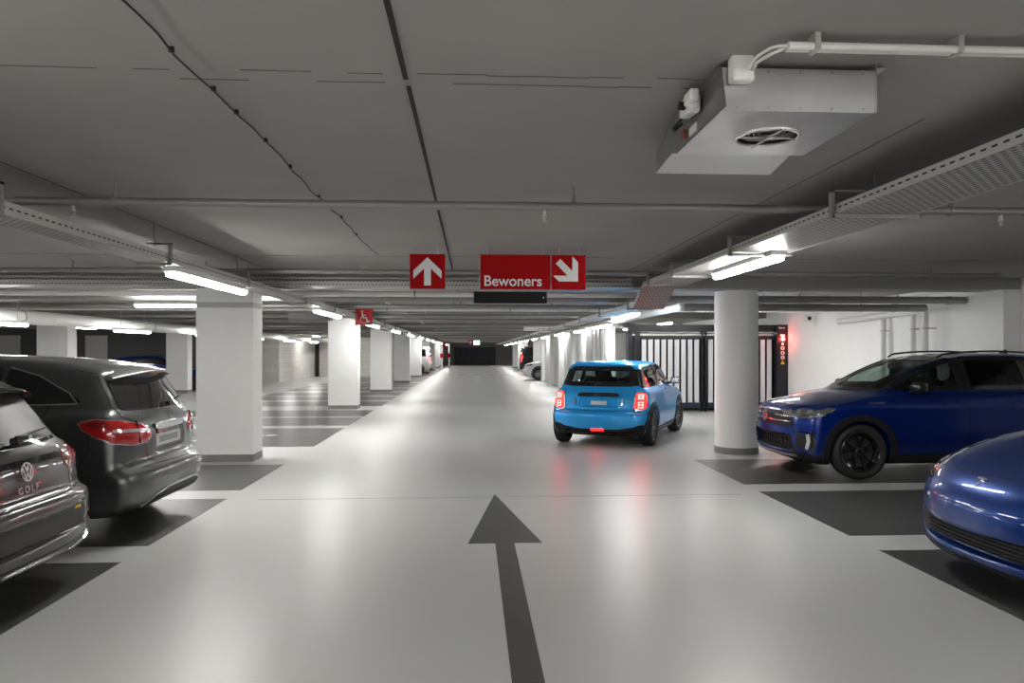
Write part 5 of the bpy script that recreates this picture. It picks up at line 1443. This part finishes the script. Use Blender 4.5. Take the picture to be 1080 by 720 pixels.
# ================================================================== DARK GREY HATCHBACK (near left)
def golf_extra(d, x, y, z, ay):
    q = smax(smax(np.abs(z-0.46)-0.085, ay-0.62-0.25*(z-.46), 0.03), x+2.075, 0.015)
    d = smax(d, -q, 0.015)
    return d
sp = dict(L=4.284, W=1.789, H=1.478, axles=(-1.36, 1.276), rw=.318, tw=.215, inset=.02, paint=P_BROWN,
    lower=[(-1.76,.19),(-2.04,.225),(-2.115,.29),(-2.135,.40),(-2.142,.56),(-2.125,.635),(-2.06,.675),(-2.045,.76),(-2.02,.87),(-1.985,.935),(-1.90,1.0),(-1.5,1.03),(-.6,1.01),(.6,.985),(1.2,.955),(1.7,.86),(2.0,.73),(2.11,.58),(2.142,.42),(2.08,.26),(1.9,.19),(.9,.18),(-.9,.18)],
    gh=[(-2.02,.84),(-1.985,.955),(-1.88,1.09),(-1.76,1.24),(-1.70,1.36),(-1.58,1.42),(-1.2,1.465),(-.6,1.49),(0,1.485),(.35,1.43),(.70,1.29),(1.20,1.0),(1.25,.85)], gsharp=(0, 12),
    wz=[(0.1,.79),(.25,.85),(.45,.888),(.60,.8945),(.80,.883),(.93,.865),(1.02,.82),(1.1,.79)], wx=[(-2.2,.955),(-1.6,.99),(-.6,1.0),(1.0,1.0),(1.6,.98),(2.2,.92)],
    gz=[(.8,.82),(.98,.785),(1.2,.71),(1.38,.63),(1.5,.58)], gx=[(-2.1,.93),(-1.5,.965),(-.5,1.0),(.8,.99),(1.4,.95)],
    cf=(.34,3), cr=(.19,3.2), gc=(.18,.16), crown=.05, kb=.07, kg=.10, kj=.03, extra=golf_extra,
    style=dict(n=5, rim=.228, w=.03, double=True, spread=.2), lining=False,
    side_glass=[dict(poly=rounded([(-1.50,1.06),(-1.20,1.27),(-1.0,1.36),(-.06,1.41),(-.05,1.03)],.03), m=C_GLASSG, cut=False, ring=.02), dict(poly=rounded([(0.0,1.03),(-.02,1.41),(.25,1.375),(.55,1.25),(.90,1.02)],.03), m=C_GLASSG, cut=False, ring=.02)],
    end_glass=[dict(name='rear_window', view=REAR, poly=rounded([(-.66,1.0),(.66,1.0),(.55,1.33),(-.55,1.33)],.05), m=C_GLASSG, cut=False, ring=.02), dict(name='windshield', view=FRONT, poly=rounded([(-.66,1.02),(.66,1.02),(.52,1.42),(-.52,1.42)],.06), m=C_GLASSG, cut=False)],
    panels=[('tailgate', REAR, [(-.56,.64),(.56,.64),(.60,.80),(.70,.97),(.60,1.38),(-.60,1.38),(-.70,.97),(-.60,.80)]), ('front_door', 'side', [(-.06,.30),(.92,.30),(.96,1.0),(.5,1.30),(-.06,1.43)]), ('rear_door', 'side', [(-.95,.72),(-.8,.30),(-.06,.30),(-.06,1.43),(-1.0,1.38),(-1.2,1.1)])],
    seams=[([(-.06,1.03),(-.06,.32),(.80,.32),(.93,.6),(.95,1.0)], False), ([(-.06,.32),(-.76,.32),(-.95,.68),(-1.15,.85),(-1.2,1.05)], False), ([(-1.66,.80),(-1.70,.64),(-1.78,.60)], False)],
    eseams=[(REAR, [(.71,.985),(.56,.80),(.55,.67),(.50,.648),(-.50,.648),(-.55,.67),(-.56,.80),(-.71,.985)], False), (REAR, [(-.56,.80),(-.54,.90)], False), (REAR, [(-.86,.655),(-.56,.65)], False)])
car, B = make_car(sp, 'hatchback', 'dark brownish grey hatchback at the left picture edge with round chrome emblem on its tailgate', (-4.84, 4.74, 0), PI)
for s in (1, -1):
    v = corner(-1, s, 55)
    pts = [(-1.68,s*.87,.925),(-1.76,s*.87,.85),(-1.95,s*.80,.785),(-2.03,s*.56,.795),(-2.02,s*.50,.86),(-2.0,s*.56,.915),(-1.93,s*.76,.945)]
    t = B.patch('tail_light', v, rounded(c3(v, pts), .015), C_PINK, car, off=.008, skirt=.02)
    B.ribbon('light_strip', v, c3(v, [(-1.76,s*.87,.90),(-1.96,s*.78,.845),(-2.02,s*.54,.85)]), .018, C_REDR, t, off=.010, thick=.006)
B.ribbon('light_bar', REAR, [(-.50,.895),(.50,.895)], .040, C_GLOSS, car, off=.001, thick=.004)
l, nn = B.hit(REAR, 0, .845)
emblem_vw(.060, frameM(l+Vector((-.020, 0, .0)), (0, -1, 0), (.15, 0, 1)), C_SATIN, car)
l, nn = B.hit(REAR, 0, .735)
text_mesh('model_lettering', 'G O L F', .062, .003, C_SATIN, car, frameM(l+Vector((-.014, 0, 0)), (0, -1, 0), (.1, 0, 1)))
# roof spoiler
bm = BM(); rows = []
for yy in np.linspace(-.62, .62, 25):
    t_ = abs(yy)/.62; xo = .12*t_**2.2; zo = -.06*t_**2
    rows.append([Vector((-1.55+xo, yy, 1.418+zo)), Vector((-1.83+xo, yy, 1.37+zo)), Vector((-1.845+xo, yy, 1.355+zo)), Vector((-1.83+xo, yy, 1.335+zo)), Vector((-1.60+xo, yy, 1.35+zo))])
rg = [[bm.verts.new(p) for p in r] for r in rows]
for A, C in zip(rg, rg[1:]):
    for i in range(5):
        j = (i+1) % 5; bm.faces.new((A[i], A[j], C[j], C[i]))
bm.faces.new(rg[0]); bm.faces.new(rg[-1][::-1])
obj('roof_spoiler', bm, C_GLOSS, car, smooth='auto')
bm = BM(); cyl(bm, (-1.96, 0, 1.03), (-2.01, 0, 1.04), .028, 12); rbox(bm, (-1.995, -.04, 1.055), (.03, .12, .035), .012); tube(bm, [(-1.995,-.02,1.05),(-1.985,-.14,1.075),(-1.955,-.36,1.09)], .010, 6); obj('wiper', bm, C_TRIM, car, smooth='auto')
pr = B.patch('plate_recess', REAR, rounded([(-.66,.375),(-.60,.545),(.60,.545),(.66,.375)],.03), C_RECESS, car, off=.003, skirt=.0)
B.ribbon('yellow_sticker', REAR, [(-.50,.525),(-.57,.525)], .035, C_YEL, car, off=.004, thick=.003)
B.patch('lower_diffuser', REAR, rounded([(-.78,.20),(-.80,.30),(-.66,.335),(.66,.335),(.80,.30),(.78,.20)],.02), C_RECESS, car, off=.006)
B.ribbon('diffuser_chrome', REAR, [(-.76,.30),(-.64,.265),(.64,.265),(.76,.30)], .016, C_CHROME, car, off=.008, thick=.008)
for s in (1, -1): B.patch('bumper_reflector', REAR, rounded([(s*.66,.40),(s*.66,.44),(s*.78,.45),(s*.78,.41)][::s],.01), C_REDR, car, off=.004)
mirror_part(car, B, .72, 'left', 1.05, .20, C_TRIM, C_CHROME, P_BROWN); mirror_part(car, B, .72, 'right', 1.05, .20, C_TRIM, C_CHROME, P_BROWN)
for s in (1, -1):
    v = corner(1, s, 50); B.patch('headlight', v, rounded(c3(v, [(2.04,s*.50,.64),(1.96,s*.52,.74),(1.60,s*.82,.82),(1.68,s*.84,.72)]),.03), C_LAMP, car, off=.006)

# ================================================================== ROYAL BLUE ELECTRIC CROSSOVER (near right)
def ty_extra(d, x, y, z, ay):
    q = smax(smax(np.abs(z-0.345-0.02*ay)-0.072, ay-0.74, 0.03), 2.27-x-0.24*(ay/.96)**3, 0.02)
    d = smax(d, -q*0.9, 0.02)
    return d
sp = dict(L=4.751, W=1.921, H=1.624, axles=(-1.43, 1.46), rw=.355, tw=.245, inset=.02, paint=P_TBLUE,
    lower=[(2.02,.17),(2.26,.185),(2.345,.24),(2.365,.33),(2.37,.46),(2.355,.58),(2.31,.68),(2.22,.765),(2.05,.85),(1.75,.945),(1.45,1.01),(1.15,1.04),(.5,1.07),(-.6,1.11),(-1.7,1.15),(-2.1,1.14),(-2.30,1.05),(-2.33,.85),(-2.375,.60),(-2.33,.32),(-2.1,.22),(-.9,.19),(.9,.19)],
    gh=[(1.45,.85),(1.35,1.02),(1.0,1.20),(.60,1.39),(.20,1.53),(-.15,1.60),(-.55,1.625),(-1.0,1.60),(-1.5,1.50),(-2.0,1.32),(-2.22,1.18),(-2.2,.9)], gsharp=(0, 11),
    wz=[(0.1,.84),(.22,.90),(.42,.95),(.62,.9605),(.80,.955),(.95,.92),(1.08,.86),(1.2,.81)], wx=[(-2.4,.95),(-1.5,.99),(-.6,.985),(.9,.985),(1.4,1.0),(2.4,.965)],
    gz=[(.8,.88),(1.08,.82),(1.3,.74),(1.5,.66),(1.7,.58)], gx=[(-2.3,.90),(-1.3,.98),(0,1.0),(.8,.985),(1.4,.95)],
    cf=(.44,2.6), cr=(.2,3), gc=(.22,.15), crown=.06, kb=.12, kg=.12, kj=.04, extra=ty_extra,
    style=dict(n=5, rim=.255, w=.05, spread=.1), lining=False,
    side_glass=[dict(poly=rounded([(-1.65,1.19),(-1.2,1.42),(-.9,1.49),(-.22,1.545),(-.20,1.14)],.03), m=C_GLASSP, cut=False, ring=.02), dict(poly=rounded([(-.14,1.14),(-.14,1.545),(.15,1.49),(.55,1.35),(1.05,1.10)],.03), m=C_GLASSP, cut=False, ring=.02)],
    end_glass=[dict(name='windshield', view=FRONT, poly=rounded([(-.72,1.08),(.72,1.08),(.54,1.54),(-.54,1.54)],.06), m=C_GLASSP, cut=False), dict(name='rear_window', view=REAR, poly=rounded([(-.6,1.22),(.6,1.22),(.5,1.44),(-.5,1.44)],.06), m=C_GLASSP, cut=False)],
    panels=[('hood', TOP, [(1.20,-.72),(1.7,-.70),(2.10,-.56),(2.24,-.30),(2.27,0),(2.24,.30),(2.10,.56),(1.7,.70),(1.20,.72)]), ('front_door', 'side', [(-.16,.32),(.95,.32),(1.05,1.05),(.5,1.38),(-.16,1.56)]), ('rear_door', 'side', [(-1.0,.75),(-.85,.32),(-.16,.32),(-.16,1.56),(-1.2,1.43),(-1.3,1.15)])],
    seams=[([(-.18,1.13),(-.18,.33),(.85,.33),(.98,.55),(1.0,1.08)], False), ([(-.18,.33),(-.84,.33),(-1.05,.72),(-1.3,1.15)], False)],
    eseams=[(TOP, [(1.25,.775),(1.65,.76),(1.93,.69),(2.08,.55),(2.17,.35),(2.205,0),(2.17,-.35),(2.08,-.55),(1.93,-.69),(1.65,-.76),(1.25,-.775)], False)])
car, B = make_car(sp, 'electric_crossover', 'royal blue smooth nosed electric car cut off by the right picture edge', (5.62, 4.66, 0), PI)
for s in (1, -1):
    v = corner(1, s, 60)
    v = TOP
    p = [(2.235,s*.60),(2.10,s*.665),(1.90,s*.755),(1.70,s*.815),(1.55,s*.835),(1.66,s*.875),(1.86,s*.865),(2.04,s*.80),(2.16,s*.72)]
    v2 = corner(1, s, 50)
    pts = [(2.20,s*.56,.665),(2.20,s*.60,.725),(2.06,s*.70,.80),(1.88,s*.78,.868),(1.66,s*.83,.935),(1.52,s*.85,.955),(1.62,s*.90,.90),(1.80,s*.90,.80),(1.98,s*.86,.71),(2.10,s*.76,.655)]
    t = B.patch('headlight', v2, rounded(c3(v2, pts), .012), C_LAMP, car, off=.004, skirt=.02)
    for (a, b_, c_) in ((2.10,.74,.72), (1.98,.80,.775)):
        B.patch('projector_lens', v2, [(v2.uv((a, s*b_, c_))[0]+.030*math.cos(k), c_+.026*math.sin(k)) for k in np.linspace(0, 2*PI, 17)[:-1]], C_LAMPS, t, off=.008, skirt=.004)
    B.ribbon('light_strip', v2, c3(v2, [(2.18,s*.62,.665),(2.06,s*.78,.675),(1.93,s*.88,.74),(1.74,s*.90,.84)]), .012, C_CHROME, t, off=.006, thick=.005)
    B.ribbon('red_reflection_strip', v2, c3(v2, [(2.17,s*.66,.69),(2.05,s*.78,.70)]), .014, C_PINK, t, off=.006, thick=.004)
l, nn = B.hit(TOP, 2.265, 0)
if l is not None:
    M = frameM(l+nn*.002, (0, 1, 0), (-1, 0, 1))
    bm = BM(); prism(bm, [(-.045,.040),(-.045,.030),(-.010,.026),(0,-.045),(.010,.026),(.045,.030),(.045,.040),(0,.048)], M, .004); obj('front_emblem', bm, C_CHROME, car)
iv = B.patch('lower_intake', FRONT, rounded([(-.70,.275),(-.76,.37),(-.70,.43),(.70,.43),(.76,.37),(.70,.275)],.03), C_TRIM, car, off=.003, skirt=.0)
bm = BM()
for z in (.30, .325, .35, .375, .40): B.ribbon_bm(bm, FRONT, [(-.58,z),(.58,z)], .008, off=.006, thick=.012)
obj('intake_slats', bm, C_TRIM, iv)
B.ribbon('lip_spoiler', FRONT, [(-.78,.225),(-.4,.205),(.4,.205),(.78,.225)], .035, C_TRIM, car, off=.001, thick=.012)
B.patch('parking_camera', FRONT, [(-.55,.55),(-.50,.55),(-.50,.575),(-.55,.575)], C_CLEAR, car, off=.003)
mirror_part(car, B, .82, 'left', 1.12, .21, C_GLOSS, C_CHROME, P_BLACK); mirror_part(car, B, .82, 'right', 1.12, .21, C_GLOSS, C_CHROME, P_BLACK)

# ================================================================== DISTANT CARS
def far_spec(kind, P, glass=C_GLASSP):
    if kind == 'van':
        s = dict(L=4.9, W=1.92, H=1.97, axles=(-1.55, 1.55), rw=.34, tw=.22,
            lower=[(-2.2,.25),(-2.42,.32),(-2.45,.6),(-2.42,1.1),(-2.3,1.2),(0,1.2),(1.5,1.15),(2.0,1.08),(2.35,.85),(2.45,.55),(2.4,.3),(2.1,.22)],
            gh=[(-2.42,1.0),(-2.40,1.4),(-2.32,1.85),(-2.2,1.96),(0,1.99),(.9,1.95),(1.25,1.75),(1.85,1.1),(1.85,1.0)], gsharp=(0, 8),
            wz=[(.1,.88),(.4,.95),(.8,.96),(1.2,.92)], gz=[(.9,.93),(1.3,.88),(1.9,.78)])
        sg = [dict(poly=[(-2.1,1.25),(-2.05,1.75),(.8,1.75),(1.4,1.25)], m=glass, cut=False, ring=0)]
        rg = [(-.68,1.22),(.68,1.22),(.62,1.75),(-.62,1.75)]; tl = [(.76,.85),(.76,1.35),(.87,1.35),(.88,.85)]
    else:
        s = dict(L=4.35, W=1.83, H=1.60, axles=(-1.30, 1.32), rw=.34, tw=.22,
            lower=[(-1.9,.24),(-2.12,.30),(-2.17,.5),(-2.1,.8),(-2.0,1.08),(-1.8,1.12),(0,1.08),(1.0,1.05),(1.7,.96),(2.05,.82),(2.16,.6),(2.15,.4),(2.0,.24),(0,.22)],
            gh=[(-2.0,.95),(-1.95,1.1),(-1.75,1.42),(-1.6,1.50),(-.8,1.58),(-.1,1.58),(.3,1.48),(1.1,1.05),(1.15,.95)], gsharp=(0, 8),
            wz=[(.1,.84),(.4,.905),(.8,.91),(1.1,.86)], gz=[(.9,.86),(1.1,.80),(1.55,.64)])
        sg = [dict(poly=[(-1.55,1.16),(-1.1,1.44),(-.1,1.50),(.3,1.42),(.85,1.13)], m=glass, cut=False, ring=0)]
        rg = [(-.62,1.12),(.62,1.12),(.52,1.42),(-.52,1.42)]; tl = [(.60,.80),(.60,1.0),(.84,1.0),(.85,.80)]
    s.update(paint=P, wx=[(-2.5,.96),(0,1),(2.5,.94)], gx=[(-2.5,.95),(0,1),(2,.94)], side_glass=sg, lining=False, style=dict(n=5, rim=.235, w=.05, spread=.1), arch=.05, seams=[([(-.1,1.1),(-.1,.35)], False), ([(.9,1.0),(.9,.40)], False)],
        end_glass=[dict(name='rear_window', view=REAR, poly=rg, m=glass, cut=False, ring=0), dict(name='windshield', view=FRONT, poly=[(-.66,1.12),(.66,1.12),(.54,1.46),(-.54,1.46)] if kind != 'van' else [(-.75,1.2),(.75,1.2),(.66,1.82),(-.66,1.82)], m=glass, cut=False, ring=0)])
    return s, tl
def far_car(kind, P, name, label, loc, rz, lit=False, group=None, wm=None):
    s, tl = far_spec(kind, P)
    if wm: s['wm'] = wm
    car, B = make_car(s, name, label, loc, rz, 0.035, group)
    for sg_ in (1, -1):
        p = [(sg_*a, b) for a, b in tl][::sg_]
        B.patch('tail_light', REAR, p, C_REDL if lit else C_REDR, car, off=.02)
        v = corner(1, sg_, 50)
        B.patch('headlight', v, c3(v, [(2.10,sg_*.50,.74),(2.0,sg_*.52,.86),(1.66,sg_*.84,.96),(1.75,sg_*.87,.80)]), C_LAMP, car, off=.02)
    B.patch('grille', FRONT, [(-.42,.62),(.42,.62),(.46,.78),(-.46,.78)], C_TRIM, car, off=.02)
    B.patch('number_plate', REAR, [(-.26,.70),(.26,.70),(.26,.81),(-.26,.81)], C_PLATE, car, off=.02)
    B.patch('rear_bumper_trim', REAR, [(-.75,.28),(.75,.28),(.75,.45),(-.75,.45)], C_TRIM, car, off=.015)
    return car
far_car('suv', P_WHITE, 'sport_utility_car', 'white SUV parked nose out far down the right side beyond the slatted screen', (5.05, 41.5, 0), PI, wm=dict(rim=C_RIMG))
far_car('van', P_BLACK, 'passenger_van', 'black van far down the right side, its rear just beyond the white SUV', (6.05, 55.5, 0), PI*0+PI*0, lit=True)
far_car('van', P_WHITE, 'delivery_van', 'white van far down the left side sticking out between the columns', (-5.35, 52.6, 0), PI, lit=True)
c = far_car('suv', P_DBLUE, 'parked_car', 'dark blue car behind the far white column, left of the first square column', (-12.9, 31.3, 0), 0)
c.scale = (1, 1, .90)
far_car('suv', P_SILV, 'parked_car', 'pale car glimpsed between the second and third columns', (-8.6, 56.0, 0), 0, lit=True)
# ================================================================== CAMERA, WORLD, VIEW
F_PX = 770.0
cam = bpy.data.cameras.new('camera'); co = bpy.data.objects.new('camera', cam); COL.objects.link(co)
cam.sensor_width = 36.0; cam.lens = F_PX/1080*36.0; cam.shift_y = 10.5/1080; cam.clip_start = 0.05; cam.clip_end = 300
co.location = (0, 0, 1.6); co.rotation_euler = (PI/2, 0, -math.atan(42/F_PX))
SC.camera = co
w = bpy.data.worlds.new('world'); SC.world = w; w.use_nodes = True
w.node_tree.nodes['Background'].inputs['Color'].default_value = (0.5, 0.5, 0.5, 1)
w.node_tree.nodes['Background'].inputs['Strength'].default_value = 0.02
SC.view_settings.view_transform = 'Standard'; SC.view_settings.look = 'None'
SC.view_settings.exposure = 0.94; SC.view_settings.gamma = 1.0; SC.view_settings.use_curve_mapping = False
SC.cycles.use_denoising = True
SC.cycles.max_bounces = 8; SC.cycles.diffuse_bounces = 5; SC.cycles.glossy_bounces = 4
SC.cycles.transparent_max_bounces = 12
SC.cycles.sample_clamp_indirect = 6.0
SC.cycles.caustics_reflective = False; SC.cycles.caustics_refractive = False
